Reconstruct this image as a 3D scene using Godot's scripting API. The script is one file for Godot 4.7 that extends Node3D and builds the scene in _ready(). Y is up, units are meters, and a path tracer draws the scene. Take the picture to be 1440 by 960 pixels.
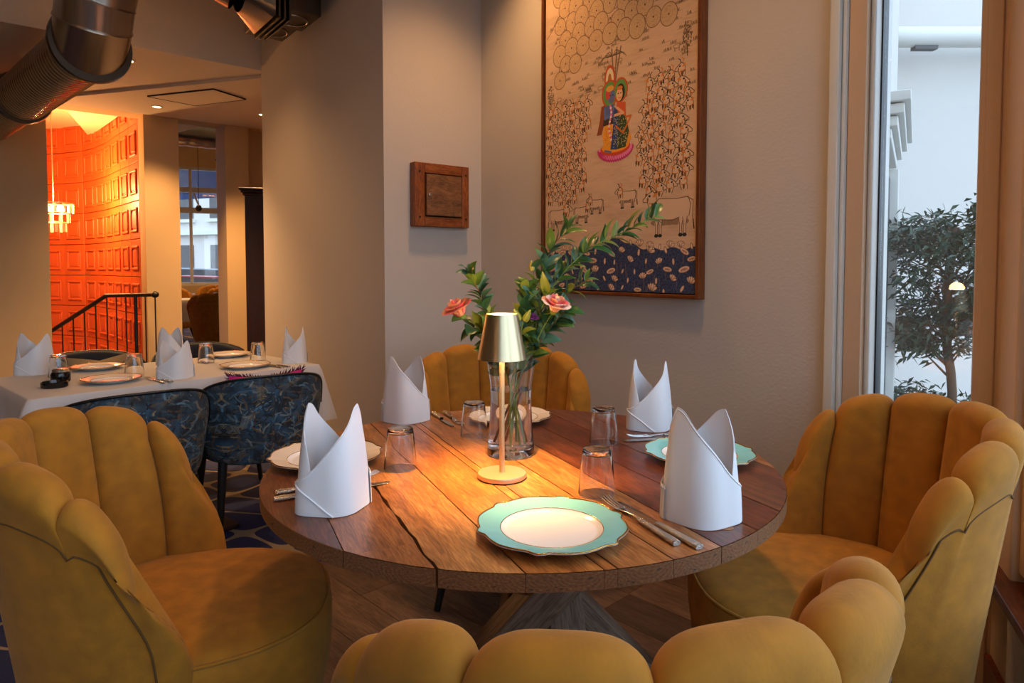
extends Node3D
# A restaurant corner: round plank table, four shell chairs, bay window on the right, second table and stair hall on the left.
# Plan coordinates are (x, z) with z the distance ahead of the camera; V() turns them into Godot space.

const WL := Vector2(-0.6157, 0.7880)   # room axis running away to the left
const WR := Vector2(0.7880, 0.6157)    # room axis running away to the right
const CORNER := Vector2(-0.176, 3.8)
const OUTER := Vector2(-0.659, 3.423)
const BAY := Vector2(1.357, 1.838)
const BD := Vector2(-0.3961, -0.9182)  # bay window wall, running back towards the camera
const BN := Vector2(0.9182, -0.3961)   # its outward side
const TC := Vector2(0.024, 1.627)      # round table centre
const TH := 0.76

var M := {}
var names := {}
var rng := RandomNumberGenerator.new()

func V(x: float, y: float, z: float) -> Vector3:
	return Vector3(x, y, -z)

func P(p: Vector2, y: float) -> Vector3:
	return Vector3(p.x, y, -p.y)

# ------------------------------------------------------------------ mesh builder
class MB:
	var v := PackedVector3Array()
	var uv := PackedVector2Array()
	var pt := PackedInt32Array()
	var ix := PackedInt32Array()
	var cur := 0

	func patch() -> void:
		cur += 1

	func vert(p: Vector3, t: Vector2 = Vector2.ZERO) -> int:
		v.push_back(p)
		uv.push_back(t)
		pt.push_back(cur)
		return v.size() - 1

	func tri(a: int, b: int, c: int) -> void:
		ix.push_back(a)
		ix.push_back(b)
		ix.push_back(c)

	func face(ps: Array, ts: Array = []) -> void:
		patch()
		var f := v.size()
		for i in ps.size():
			vert(ps[i], ts[i] if ts.size() > i else Vector2.ZERO)
		for i in range(1, ps.size() - 1):
			tri(f, f + i, f + i + 1)

	# makes everything added since index s face outwards (for closed bodies)
	func orient(s: int) -> void:
		var vol := 0.0
		var c := v[ix[s]]
		for i in range(s, ix.size(), 3):
			vol += (v[ix[i]] - c).dot((v[ix[i + 1]] - c).cross(v[ix[i + 2]] - c))
		if vol > 0.0:
			for i in range(s, ix.size(), 3):
				var t := ix[i + 1]
				ix[i + 1] = ix[i + 2]
				ix[i + 2] = t

	func grid(rows: Array, us := 1.0, vs := 1.0, new_patch := true) -> void:
		if new_patch:
			patch()
		var f := v.size()
		var nr := rows.size()
		var nc: int = rows[0].size()
		for i in nr:
			var r: PackedVector3Array = rows[i]
			for j in nc:
				vert(r[j], Vector2(us * j / float(nc - 1), vs * i / float(nr - 1)))
		for i in nr - 1:
			for j in nc - 1:
				var a := f + i * nc + j
				tri(a, a + 1, a + nc + 1)
				tri(a, a + nc + 1, a + nc)

	func box(c: Vector3, size: Vector3, b := Basis.IDENTITY, bev := 0.0015) -> void:
		var s := ix.size()
		var h := size * 0.5
		bev = minf(bev, minf(h.x, minf(h.y, h.z)) * 0.6)
		var lg := 0
		if size.y > size[lg]:
			lg = 1
		if size.z > size[lg]:
			lg = 2
		var id := {}
		for ax in 3:
			var i := (ax + 1) % 3
			var j := (ax + 2) % 3
			for sg in [-1.0, 1.0]:
				patch()
				for si in [-1.0, 1.0]:
					for sj in [-1.0, 1.0]:
						var p := Vector3.ZERO
						p[ax] = sg * h[ax]
						p[i] = si * (h[i] - bev)
						p[j] = sj * (h[j] - bev)
						var t := Vector2(p[i], p[j])
						if lg == j:
							t = Vector2(p[j], p[i])
						t += Vector2(c.x + c.y, c.z * 1.7 + ax * 0.37)
						var key := Vector3i(int(sg if ax == 0 else (si if i == 0 else sj)), int(sg if ax == 1 else (si if i == 1 else sj)), int(sg if ax == 2 else (si if i == 2 else sj)))
						id[[ax, key]] = vert(c + b * p, t)
		var q := func(a: int, bb: int, cc: int, d: int, n: Vector3):
			var nn := (v[bb] - v[a]).cross(v[cc] - v[a])
			if nn.dot(b * n) > 0.0:
				tri(a, cc, bb)
				tri(bb, cc, d)
			else:
				tri(a, bb, cc)
				tri(bb, d, cc)
		for ax in 3:
			var i := (ax + 1) % 3
			var j := (ax + 2) % 3
			for sg in [-1, 1]:
				var k := []
				for si in [-1, 1]:
					for sj in [-1, 1]:
						var key := Vector3i.ZERO
						key[ax] = sg
						key[i] = si
						key[j] = sj
						k.append(id[[ax, key]])
				var n := Vector3.ZERO
				n[ax] = sg
				q.call(k[0], k[1], k[2], k[3], n)
			# edges parallel to ax
			for si in [-1, 1]:
				for sj in [-1, 1]:
					var k0 := Vector3i.ZERO
					var k1 := Vector3i.ZERO
					k0[ax] = -1
					k1[ax] = 1
					k0[i] = si
					k1[i] = si
					k0[j] = sj
					k1[j] = sj
					var n := Vector3.ZERO
					n[i] = si
					n[j] = sj
					q.call(id[[i, k0]], id[[i, k1]], id[[j, k0]], id[[j, k1]], n)
		for a in [-1, 1]:
			for bb in [-1, 1]:
				for cc in [-1, 1]:
					var key := Vector3i(a, bb, cc)
					var i0: int = id[[0, key]]
					var i1: int = id[[1, key]]
					var i2: int = id[[2, key]]
					if (v[i1] - v[i0]).cross(v[i2] - v[i0]).dot(b * Vector3(a, bb, cc)) > 0.0:
						tri(i0, i2, i1)
					else:
						tri(i0, i1, i2)

	func beam(a: Vector3, bb: Vector3, w: float, h: float, up := Vector3.UP, bev := 0.002) -> void:
		var d := (bb - a)
		var L := d.length()
		d /= L
		var x := d.cross(up).normalized()
		var y := x.cross(d).normalized()
		box((a + bb) * 0.5, Vector3(w, h, L), Basis(x, y, -d), bev)

	func lathe(pr: Array, seg := 24, o := Vector3.ZERO, b := Basis.IDENTITY, flat_at := []) -> void:
		var s := ix.size()
		var rows := []
		for p in pr:
			var r := PackedVector3Array()
			for j in seg + 1:
				var a := TAU * j / seg
				r.push_back(o + b * Vector3(p.x * cos(a), p.y, p.x * sin(a)))
			rows.append(r)
		# split into smooth runs where the profile turns sharply
		var st := 0
		for i in range(1, pr.size()):
			var cut := i == pr.size() - 1
			if not cut:
				var d0: Vector2 = (pr[i] - pr[i - 1]).normalized()
				var d1: Vector2 = (pr[i + 1] - pr[i]).normalized()
				cut = d0.dot(d1) < 0.72
			if cut:
				grid(rows.slice(st, i + 1))
				st = i
		orient(s)

	func tube(ps: Array, rad, seg := 8, caps := true) -> void:
		var s := ix.size()
		var rows := []
		var n := ps.size()
		var up := Vector3.UP
		var t0: Vector3 = (ps[1] - ps[0]).normalized()
		if absf(t0.dot(up)) > 0.9:
			up = Vector3.RIGHT
		for i in n:
			var t: Vector3 = (ps[mini(i + 1, n - 1)] - ps[maxi(i - 1, 0)]).normalized()
			var x := t.cross(up)
			if x.length() < 0.05:
				x = t.cross(Vector3(0.3, 0.2, 0.9))
			x = x.normalized()
			up = x.cross(t).normalized()
			var r: float = rad if rad is float else rad[i]
			var row := PackedVector3Array()
			for j in seg + 1:
				var a := TAU * j / seg
				row.push_back(ps[i] + (x * cos(a) + up * sin(a)) * r)
			rows.append(row)
		grid(rows)
		if caps:
			for e in [0, n - 1]:
				patch()
				var c := vert(ps[e])
				var f := v.size()
				for j in seg:
					vert(rows[e][j])
				for j in seg:
					if e == 0:
						tri(c, f + (j + 1) % seg, f + j)
					else:
						tri(c, f + j, f + (j + 1) % seg)
		orient(s)

	# plan polygon (x, z ahead) raised between two heights
	func prism(poly: PackedVector2Array, y0: float, y1: float, sides := true, us := 1.0, ud := Vector2(1, 0)) -> void:
		var s := ix.size()
		var n := poly.size()
		var tr := Geometry2D.triangulate_polygon(poly)
		var un := Vector2(-ud.y, ud.x)
		for y in [y1, y0]:
			patch()
			var f := v.size()
			for p in poly:
				vert(Vector3(p.x, y, -p.y), Vector2(p.dot(ud), p.dot(un)) * us)
			for i in range(0, tr.size(), 3):
				if y == y1:
					tri(f + tr[i], f + tr[i + 1], f + tr[i + 2])
				else:
					tri(f + tr[i], f + tr[i + 2], f + tr[i + 1])
		if sides:
			side(poly, y0, y1)
		orient(s)

	func side(poly: PackedVector2Array, y0: float, y1: float) -> void:
		var n := poly.size()
		var l := 0.0
		var ccw := not Geometry2D.is_polygon_clockwise(poly)
		var tr := Geometry2D.triangulate_polygon(poly)
		var a2 := 0.0
		if tr.size() >= 3:
			a2 = (poly[tr[1]] - poly[tr[0]]).cross(poly[tr[2]] - poly[tr[0]])
		for i in n:
			var a := poly[i]
			var b := poly[(i + 1) % n]
			var d := a.distance_to(b)
			patch()
			var f := v.size()
			vert(Vector3(a.x, y0, -a.y), Vector2(l, y0))
			vert(Vector3(b.x, y0, -b.y), Vector2(l + d, y0))
			vert(Vector3(b.x, y1, -b.y), Vector2(l + d, y1))
			vert(Vector3(a.x, y1, -a.y), Vector2(l, y1))
			# the caps are wound by the triangulation; keep the walls the same way round
			var area := 0.0
			for k in n:
				area += poly[k].cross(poly[(k + 1) % n])
			if (area > 0.0) == (a2 > 0.0):
				tri(f, f + 1, f + 2)
				tri(f, f + 2, f + 3)
			else:
				tri(f, f + 2, f + 1)
				tri(f, f + 3, f + 2)
			l += d

	func arrays() -> Array:
		var acc := {}
		var keys := []
		keys.resize(v.size())
		for i in v.size():
			keys[i] = Vector4i(roundi(v[i].x * 20000), roundi(v[i].y * 20000), roundi(v[i].z * 20000), pt[i])
		for i in range(0, ix.size(), 3):
			var n := (v[ix[i + 2]] - v[ix[i]]).cross(v[ix[i + 1]] - v[ix[i]])
			for k in 3:
				var key = keys[ix[i + k]]
				acc[key] = acc.get(key, Vector3.ZERO) + n
		var nn := PackedVector3Array()
		nn.resize(v.size())
		for i in v.size():
			var a: Vector3 = acc.get(keys[i], Vector3.UP)
			nn[i] = a.normalized() if a.length_squared() > 1e-20 else Vector3.UP
		var arr := []
		arr.resize(Mesh.ARRAY_MAX)
		arr[Mesh.ARRAY_VERTEX] = v
		arr[Mesh.ARRAY_NORMAL] = nn
		arr[Mesh.ARRAY_TEX_UV] = uv
		arr[Mesh.ARRAY_INDEX] = ix
		return arr

	func mesh() -> ArrayMesh:
		var m := ArrayMesh.new()
		m.add_surface_from_arrays(Mesh.PRIMITIVE_TRIANGLES, arrays())
		return m

# ------------------------------------------------------------------ objects
func numbered(n: String) -> String:
	if not names.has(n):
		names[n] = 0
		return n
	names[n] += 1
	return "%s_%03d" % [n, names[n]]

func put(o: Node, n: String, parent: Node) -> void:
	if parent == self:
		o.name = numbered(n)
		add_child(o)
	else:
		o.name = n
		parent.add_child(o, true)

func obj(n: String, mb: MB, m: Material, parent: Node = self) -> MeshInstance3D:
	return inst(n, mb.mesh(), m, parent)

func inst(n: String, me: Mesh, m: Material, parent: Node = self) -> MeshInstance3D:
	var o := MeshInstance3D.new()
	o.mesh = me
	if m:
		o.material_override = m
	put(o, n, parent)
	return o

func tag(o: Node, label: String, category := "", group := "") -> Node:
	o.set_meta("label", label)
	if category != "":
		o.set_meta("category", category)
	if group != "":
		o.set_meta("group", group)
	return o

func struct(o: Node) -> Node:
	o.set_meta("kind", "structure")
	return o

func thing(n: String, label: String, category: String, at := Vector3.ZERO, turn := 0.0, group := "") -> Node3D:
	var o := Node3D.new()
	put(o, n, self)
	o.position = at
	o.rotation.y = turn
	tag(o, label, category, group)
	return o

func copy(src: Node3D, n: String, label: String, at: Vector3, turn: float) -> Node3D:
	var r: Node3D = src.duplicate()
	r.name = numbered(n)
	add_child(r)
	r.position = at
	r.rotation.y = turn
	r.set_meta("label", label)
	return r

func face_to(d: Vector2) -> float:
	return atan2(d.x, -d.y)

# ------------------------------------------------------------------ materials
func mat(c: Color, rough := 0.6, metal := 0.0) -> StandardMaterial3D:
	var m := StandardMaterial3D.new()
	m.albedo_color = c
	m.roughness = rough
	m.metallic = metal
	return m

func c8(r: int, g: int, b: int) -> Color:
	return Color8(r, g, b)

func noise(freq: float, oct := 4, sd := 1, typ := FastNoiseLite.TYPE_SIMPLEX_SMOOTH) -> FastNoiseLite:
	var n := FastNoiseLite.new()
	n.noise_type = typ
	n.seed = sd
	n.frequency = freq
	n.fractal_octaves = oct
	return n

func ntex(freq: float, ramp: Array, size := 512, oct := 4, sd := 1, bump := false, bs := 4.0) -> NoiseTexture2D:
	var t := NoiseTexture2D.new()
	t.width = size
	t.height = size
	t.seamless = true
	t.noise = noise(freq, oct, sd)
	if bump:
		t.as_normal_map = true
		t.bump_strength = bs
	elif ramp.size() > 0:
		var g := Gradient.new()
		var offs := PackedFloat32Array()
		var cols := PackedColorArray()
		for i in ramp.size():
			offs.push_back(i / float(ramp.size() - 1))
			cols.push_back(ramp[i])
		g.offsets = offs
		g.colors = cols
		t.color_ramp = g
	return t

func triplanar(m: StandardMaterial3D, s: float) -> StandardMaterial3D:
	m.uv1_triplanar = true
	m.uv1_scale = Vector3(s, s, s)
	return m

# wood grain: u runs along the board, v across it
func grain_image(w: int, h: int, dark: Color, mid: Color, light: Color, sd: int, figure := 1.0) -> ImageTexture:
	var img := Image.create(w, h, false, Image.FORMAT_RGB8)
	var n1 := noise(0.011, 3, sd)
	var n2 := noise(0.06, 3, sd + 7)
	var n3 := noise(0.5, 1, sd + 13)
	for y in h:
		for x in w:
			var a := n1.get_noise_2d(x * 0.28, y * 2.4)
			var ring := sin((y * 0.12 + a * 8.0) * 1.9)
			var f := n2.get_noise_2d(x * 0.16, y * 5.0)
			var p := n3.get_noise_2d(x * 0.05, y * 1.4)
			var t := clampf(0.5 + 0.13 * ring * figure + 0.30 * f + 0.34 * a, 0.0, 1.0)
			var c := dark.lerp(mid, t * 2.0) if t < 0.5 else mid.lerp(light, t * 2.0 - 1.0)
			if p > 0.3:
				c = c.darkened((p - 0.3) * 0.5)
			img.set_pixel(x, y, c)
	img.generate_mipmaps()
	return ImageTexture.create_from_image(img)

func end_grain_image(sd: int) -> ImageTexture:
	var w := 768
	var h := 96
	var img := Image.create(w, h, false, Image.FORMAT_RGB8)
	var n1 := noise(0.02, 3, sd)
	var n2 := noise(0.15, 3, sd + 3)
	for y in h:
		for x in w:
			var cell := floorf(x / 96.0)
			var cx := (cell + 0.5 + 0.3 * sin(cell * 7.3)) * 96.0
			var cy := 150.0 if int(cell) % 2 == 0 else -40.0
			var d := Vector2((x - cx) * 2.4, y - cy).length() + 10.0 * n1.get_noise_2d(x, y)
			var t := clampf(0.5 + 0.14 * sin(d * 0.42) + 0.5 * n2.get_noise_2d(x, y), 0.0, 1.0)
			var c := c8(90, 56, 32).lerp(c8(156, 106, 64), t)
			if n1.get_noise_2d(x * 1.4 + 300, y * 1.4) > 0.6:
				c = c8(66, 52, 42)
			img.set_pixel(x, y, c)
	img.generate_mipmaps()
	return ImageTexture.create_from_image(img)

# raster helpers for flat prints
func ell(img: Image, cx: float, cy: float, rx: float, ry: float, c: Color, rot := 0.0) -> void:
	var m := maxf(rx, ry) + 1.0
	var co := cos(rot)
	var si := sin(rot)
	for y in range(maxi(0, int(cy - m)), mini(img.get_height(), int(cy + m) + 1)):
		for x in range(maxi(0, int(cx - m)), mini(img.get_width(), int(cx + m) + 1)):
			var dx := x + 0.5 - cx
			var dy := y + 0.5 - cy
			var a := (dx * co + dy * si) / rx
			var b := (-dx * si + dy * co) / ry
			if a * a + b * b <= 1.0:
				img.set_pixel(x, y, c)

func lin(img: Image, pts: Array, w: float, c: Color) -> void:
	for i in pts.size() - 1:
		var a: Vector2 = pts[i]
		var b: Vector2 = pts[i + 1]
		var n := int(maxf(1.0, a.distance_to(b) / maxf(0.7, w * 0.5)))
		for k in n + 1:
			var p := a.lerp(b, k / float(n))
			if w <= 2.0:
				img.fill_rect(Rect2i(int(p.x), int(p.y), int(ceil(w)), int(ceil(w))), c)
			else:
				ell(img, p.x, p.y, w * 0.5, w * 0.5, c)

func pol(img: Image, pts: Array, c: Color) -> void:
	var y0 := 1e9
	var y1 := -1e9
	for p in pts:
		y0 = minf(y0, p.y)
		y1 = maxf(y1, p.y)
	for y in range(maxi(0, int(y0)), mini(img.get_height() - 1, int(y1)) + 1):
		var xs := []
		for i in pts.size():
			var a: Vector2 = pts[i]
			var b: Vector2 = pts[(i + 1) % pts.size()]
			if (a.y <= y + 0.5) != (b.y <= y + 0.5):
				xs.append(a.x + (y + 0.5 - a.y) / (b.y - a.y) * (b.x - a.x))
		xs.sort()
		for i in range(0, xs.size() - 1, 2):
			img.fill_rect(Rect2i(int(xs[i]), y, maxi(1, int(xs[i + 1]) - int(xs[i])), 1), c)

func ring(img: Image, cx: float, cy: float, rx: float, ry: float, w: float, c: Color, rot := 0.0, a0 := 0.0, a1 := TAU) -> void:
	var pts := []
	var n := int(maxf(10.0, (rx + ry) * 0.6))
	for i in n + 1:
		var a := a0 + (a1 - a0) * i / n
		pts.append(Vector2(cx, cy) + Vector2(rx * cos(a), ry * sin(a)).rotated(rot))
	lin(img, pts, w, c)

func carpet_image() -> ImageTexture:
	var s := 512
	var img := Image.create(s, s, false, Image.FORMAT_RGB8)
	var n := noise(0.35, 2, 5)
	var k := TAU / s
	for y in s:
		for x in s:
			var f := sin(x * k * 2.0 + 1.1 * sin(y * k)) + sin(y * k * 2.0 + 1.3 * sin(x * k))
			var g := absf(f) - 0.04
			var t := n.get_noise_2d(x, y)
			var c := c8(24, 36, 84)
			if g < 0.17:
				c = c8(150, 134, 112)
			elif f > 1.1:
				c = c8(34, 52, 108)
			img.set_pixel(x, y, c.lightened(maxf(0.0, t) * 0.12).darkened(maxf(0.0, -t) * 0.25))
	img.generate_mipmaps()
	return ImageTexture.create_from_image(img)

func feather_image() -> ImageTexture:
	var s := 768
	var img := Image.create(s, s, false, Image.FORMAT_RGB8)
	var n := noise(0.012, 4, 21)
	for y in s:
		for x in s:
			var t := n.get_noise_2d(x, y)
			img.set_pixel(x, y, c8(30, 34, 38).lerp(c8(52, 88, 114), clampf(0.45 + t * 1.3, 0.0, 1.0)))
	var r := RandomNumberGenerator.new()
	r.seed = 77
	var cols := [c8(92, 132, 156), c8(34, 56, 80), c8(160, 138, 98), c8(20, 21, 24), c8(96, 72, 50), c8(112, 86, 56), c8(120, 134, 136), c8(16, 15, 16), c8(44, 78, 92), c8(22, 32, 48)]
	for i in 2000:
		var p := Vector2(r.randf() * s, r.randf() * s)
		var d := Vector2.from_angle(n.get_noise_2d(p.x, p.y) * 7.0 + r.randf_range(-0.6, 0.6)) * r.randf_range(12, 46)
		lin(img, [p, p + d * 0.5 + d.orthogonal() * 0.12, p + d], r.randf_range(2.5, 8.0), cols[r.randi() % cols.size()])
	for i in 26:
		var p := Vector2(r.randf() * s, r.randf() * s)
		var d := Vector2.from_angle(r.randf() * TAU)
		var c: Color = c8(150, 160, 158) if i % 3 == 0 else c8(128, 108, 74)
		lin(img, [p - d * 26, p + d * 26], 1.6, c)
		for k in range(-4, 5):
			for sg in [-1, 1]:
				lin(img, [p + d * k * 6, p + d * (k * 6 + 8) + d.orthogonal() * sg * 12], 1.6, c)
	img.generate_mipmaps()
	return ImageTexture.create_from_image(img)

# the print of the large cloth painting (800 pixels a metre); t and y as measured on the wall
const PT0 := 0.602
const PY1 := 2.72
const PS := 781.0
func pp(t: float, y: float) -> Vector2:
	return Vector2((t - PT0) * PS, (PY1 - y) * PS)

func cow_head(img: Image, p: Vector2, s: float, dirx: float, r: RandomNumberGenerator, ground: Color) -> void:
	var ink := c8(70, 52, 36)
	var q := func(x: float, y: float) -> Vector2: return p + Vector2(x * dirx, y) * s
	var shape := [q.call(-1.0, 1.5), q.call(-0.9, -0.3), q.call(-0.3, -0.75), q.call(0.5, -0.4), q.call(1.25, 0.25), q.call(1.2, 0.55), q.call(0.5, 0.6), q.call(0.1, 1.6)]
	pol(img, shape, ground)
	lin(img, [shape[1], shape[2], shape[3], shape[4], shape[5], shape[6], shape[7]], 2.0, ink)
	lin(img, [shape[0], shape[1]], 1.5, ink)
	lin(img, [q.call(-0.45, -0.7), q.call(-0.75, -1.2), q.call(-0.3, -1.55)], 2.6, c8(196, 110, 40))
	lin(img, [q.call(-0.1, -0.7), q.call(0.05, -1.25), q.call(0.4, -1.45)], 2.6, c8(44, 30, 22))
	ell(img, q.call(-0.75, -0.2).x, q.call(-0.75, -0.2).y, s * 0.42, s * 0.2, c8(210, 128, 56), 0.5 * dirx)
	ell(img, q.call(0.15, -0.15).x, q.call(0.15, -0.15).y, s * 0.2, s * 0.15, c8(30, 24, 20))
	lin(img, [q.call(-0.95, 0.55), q.call(-0.4, 0.95), q.call(0.15, 0.75)], 3.4, c8(206, 112, 36))
	ell(img, q.call(-0.35, 1.15).x, q.call(-0.35, 1.15).y, s * 0.22, s * 0.42, c8(112, 74, 30))
	ell(img, q.call(0.45, 0.3).x, q.call(0.45, 0.3).y, s * 0.14, s * 0.3, c8(128, 84, 34))
	if r.randf() < 0.5:
		ell(img, q.call(-0.9, 1.0).x, q.call(-0.9, 1.0).y, s * 0.18, s * 0.4, c8(70, 44, 24))

func cow_body(img: Image, p: Vector2, s: float, dirx: float, ground: Color) -> void:
	var ink := c8(78, 58, 42)
	var q := func(x: float, y: float) -> Vector2: return p + Vector2(x * dirx, y) * s
	for k in 5:
		ell(img, p.x + (k - 2) * s * 0.4, p.y + s * 0.62, s * 0.42, s * 0.16, c8(150, 116, 86))
	for lx in [-0.85, -0.6, 0.7, 0.95]:
		pol(img, [q.call(lx - 0.16, 0.2), q.call(lx + 0.16, 0.2), q.call(lx + 0.08, 1.25), q.call(lx - 0.06, 1.25)], ground)
		lin(img, [q.call(lx - 0.16, 0.3), q.call(lx - 0.06, 0.8), q.call(lx - 0.06, 1.25)], 1.5, ink)
		lin(img, [q.call(lx + 0.16, 0.3), q.call(lx + 0.07, 0.8), q.call(lx + 0.08, 1.25)], 1.5, ink)
		ell(img, q.call(lx, 1.3).x, q.call(lx, 1.3).y, s * 0.13, s * 0.09, c8(34, 26, 22))
	pol(img, [q.call(-1.1, -0.3), q.call(-0.7, -0.62), q.call(0.4, -0.55), q.call(1.15, -0.6), q.call(1.3, -0.2), q.call(1.2, 0.35), q.call(0.2, 0.5), q.call(-0.9, 0.45), q.call(-1.2, 0.1)], ground)
	lin(img, [q.call(-1.2, 0.1), q.call(-1.1, -0.3), q.call(-0.7, -0.62), q.call(0.4, -0.55), q.call(1.15, -0.6), q.call(1.3, -0.2), q.call(1.2, 0.35)], 2.0, ink)
	lin(img, [q.call(-0.9, 0.45), q.call(0.2, 0.52), q.call(0.6, 0.4)], 1.6, ink)
	lin(img, [q.call(1.1, -0.58), q.call(1.45, -0.4), q.call(1.42, 0.4), q.call(1.5, 0.85)], 2.0, ink)
	lin(img, [q.call(1.46, 0.55), q.call(1.52, 1.0)], 4.0, c8(34, 28, 24))

func lotus(img: Image, p: Vector2, s: float, kind: int, rot: float) -> void:
	var pale := c8(226, 192, 160)
	var ink := c8(112, 76, 58)
	if kind == 0:
		for a in [-0.9, -0.45, 0.45, 0.9, 0.0]:
			var d := Vector2(0, -1).rotated(a + rot)
			var c := p + d * s * 0.5
			ell(img, c.x, c.y, s * 0.3, s * 0.62, ink, a + rot)
			ell(img, c.x, c.y, s * 0.22, s * 0.53, pale, a + rot)
			ell(img, c.x - d.x * s * 0.3, c.y - d.y * s * 0.3, s * 0.1, s * 0.25, c8(186, 136, 112), a + rot)
	elif kind == 1:
		ell(img, p.x, p.y, s * 1.05, s * 0.5, ink, rot)
		ell(img, p.x, p.y, s * 0.95, s * 0.4, pale, rot)
		ell(img, p.x, p.y, s * 0.6, s * 0.16, ink, rot)
		for k in 5:
			var o := Vector2((k - 2) * s * 0.28, s * 0.12).rotated(rot)
			ell(img, p.x + o.x, p.y + o.y, s * 0.1, s * 0.26, c8(200, 152, 126), rot)
	else:
		ell(img, p.x, p.y, s * 0.3, s * 0.62, ink, rot)
		ell(img, p.x, p.y, s * 0.2, s * 0.5, pale, rot)

func painting_image() -> ImageTexture:
	var w := 700
	var h := 1236
	var img := Image.create(w, h, false, Image.FORMAT_RGB8)
	var r := RandomNumberGenerator.new()
	r.seed = 404
	var n := noise(0.006, 4, 3)
	var n2 := noise(0.05, 3, 9)
	var ground := c8(216, 180, 146)
	var ink := c8(96, 72, 50)
	for y in h:
		for x in w:
			var t := n.get_noise_2d(x * 0.7, y * 2.6) * 0.5 + n2.get_noise_2d(x * 0.3, y * 2.0) * 0.2
			img.set_pixel(x, y, ground.lerp(c8(176, 138, 104), clampf(t * 0.9 + 0.12, 0.0, 0.75)))
	# hill lines and grass
	for i in 7:
		var a := pp(0.61 + i * 0.025, 2.36 + i * 0.025)
		lin(img, [a, a + Vector2(30, -22), a + Vector2(58, -60)], 1.6, c8(130, 100, 72))
	for i in 150:
		var p := pp(r.randf_range(0.62, 1.48), r.randf_range(1.95, 2.42))
		for k in r.randi_range(3, 8):
			lin(img, [p + Vector2(k * 4, 0), p + Vector2(k * 4 + r.randf_range(-2, 2), -r.randf_range(4, 9))], 1.6, ink)
		lin(img, [p + Vector2(-8, 2), p + Vector2(34, 1)], 1.0, c8(150, 118, 88))
	for i in 14:      # small far animals
		var p := pp(r.randf_range(0.64, 1.46), r.randf_range(2.0, 2.2))
		ring(img, p.x, p.y, 13, 7, 1.3, c8(140, 108, 80))
		for k in [-9, -5, 6, 10]:
			lin(img, [p + Vector2(k, 5), p + Vector2(k, 15)], 1.3, c8(140, 108, 80))
	for tr in [Vector2(0.70, 2.25), Vector2(1.45, 2.15), Vector2(0.64, 2.08)]:
		var p := pp(tr.x, tr.y)
		for i in 90:
			var q := p + Vector2.from_angle(r.randf() * TAU) * sqrt(r.randf()) * Vector2(18, 34)
			ell(img, q.x, q.y, 2.0, 2.4, c8(104, 80, 56))
		lin(img, [p + Vector2(0, 30), p + Vector2(0, 60)], 3.0, ink)
	# the great tree: overlapping leaf discs
	for sx in [-12, 12, 30]:
		lin(img, [pp(1.06, 2.02), pp(1.06, 2.2) + Vector2(sx, 0)], 6.0, c8(128, 98, 70))
	var discs := []
	for row in 9:
		for k in 9:
			var t := 0.70 + (k + 0.5 * (row % 2)) * 0.082 + r.randf_range(-0.012, 0.012)
			var y := 2.66 - row * 0.066 + r.randf_range(-0.012, 0.012)
			var low := 2.235 - 0.10 * clampf((absf(t - 1.06) - 0.08) / 0.24, 0.0, 1.0)
			if y < low or t > 1.37 - 0.1 * (row % 2):
				continue
			discs.append(Vector3(t, y, r.randf_range(0.038, 0.047)))
	for d in discs:
		var p := pp(d.x, d.y)
		var rx: float = d.z * PS
		var ry := rx * r.randf_range(1.0, 1.2)
		ell(img, p.x, p.y, rx, ry, c8(206, 168, 126))
		for i in 60:
			var q := p + Vector2.from_angle(r.randf() * TAU) * sqrt(r.randf()) * Vector2(rx - 4, ry - 4)
			ell(img, q.x, q.y, 1.2, 1.2, c8(164, 126, 88))
		ring(img, p.x, p.y, rx, ry, 3.0, c8(126, 94, 62))
		ell(img, p.x, p.y, 3, 3, c8(90, 66, 44))
	for sg in [-1.0, 1.0]:    # fronds over the pair
		for k in 5:
			var p := pp(1.05, 2.17)
			lin(img, [p, p + Vector2(sg * (14 + k * 9), -18 + k * 4), p + Vector2(sg * (26 + k * 9), -14 + k * 7)], 2.2, c8(88, 66, 46))
	# herds left and right: heads rank on rank, bodies at the foot
	for side in 2:
		var rows := 10
		for row in rows:
			var y := 2.0 - row * 0.047 if side == 0 else 2.0 - row * 0.049
			var t0 := 0.625 if side == 0 else 1.20 + 0.012 * absf(row - 5)
			var t1 := 0.915 - 0.006 * row if side == 0 else 1.475
			var t := t0 + 0.02 * (row % 2)
			while t < t1:
				var lift := 0.0
				if side == 1:
					lift = (t - 1.2) * 0.14
				cow_head(img, pp(t + r.randf_range(-0.008, 0.008), y + lift + r.randf_range(-0.006, 0.006)), r.randf_range(17, 20), 1.0 if r.randf() < 0.6 else -1.0, r, ground)
				t += 0.055
	for a in [[0.70, 1.49, 40, -1.0], [0.86, 1.50, 30, -1.0], [1.14, 1.55, 30, 1.0], [0.95, 1.53, 26, 1.0]]:
		cow_body(img, pp(a[0], a[1]), a[2], a[3], ground)
		var hp: Vector2 = pp(a[0], a[1]) + Vector2(-a[3] * a[2] * 1.2, -a[2] * 0.7)
		cow_head(img, hp, a[2] * 0.55, -a[3], r, ground)
	cow_body(img, pp(1.37, 1.475), 62, 1.0, ground)
	cow_head(img, pp(1.37, 1.475) + Vector2(-78, -46), 26, -1.0, r, ground)
	# pond
	var blue := c8(58, 72, 104)
	var y0 := int(pp(0, 1.325).y)
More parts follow.
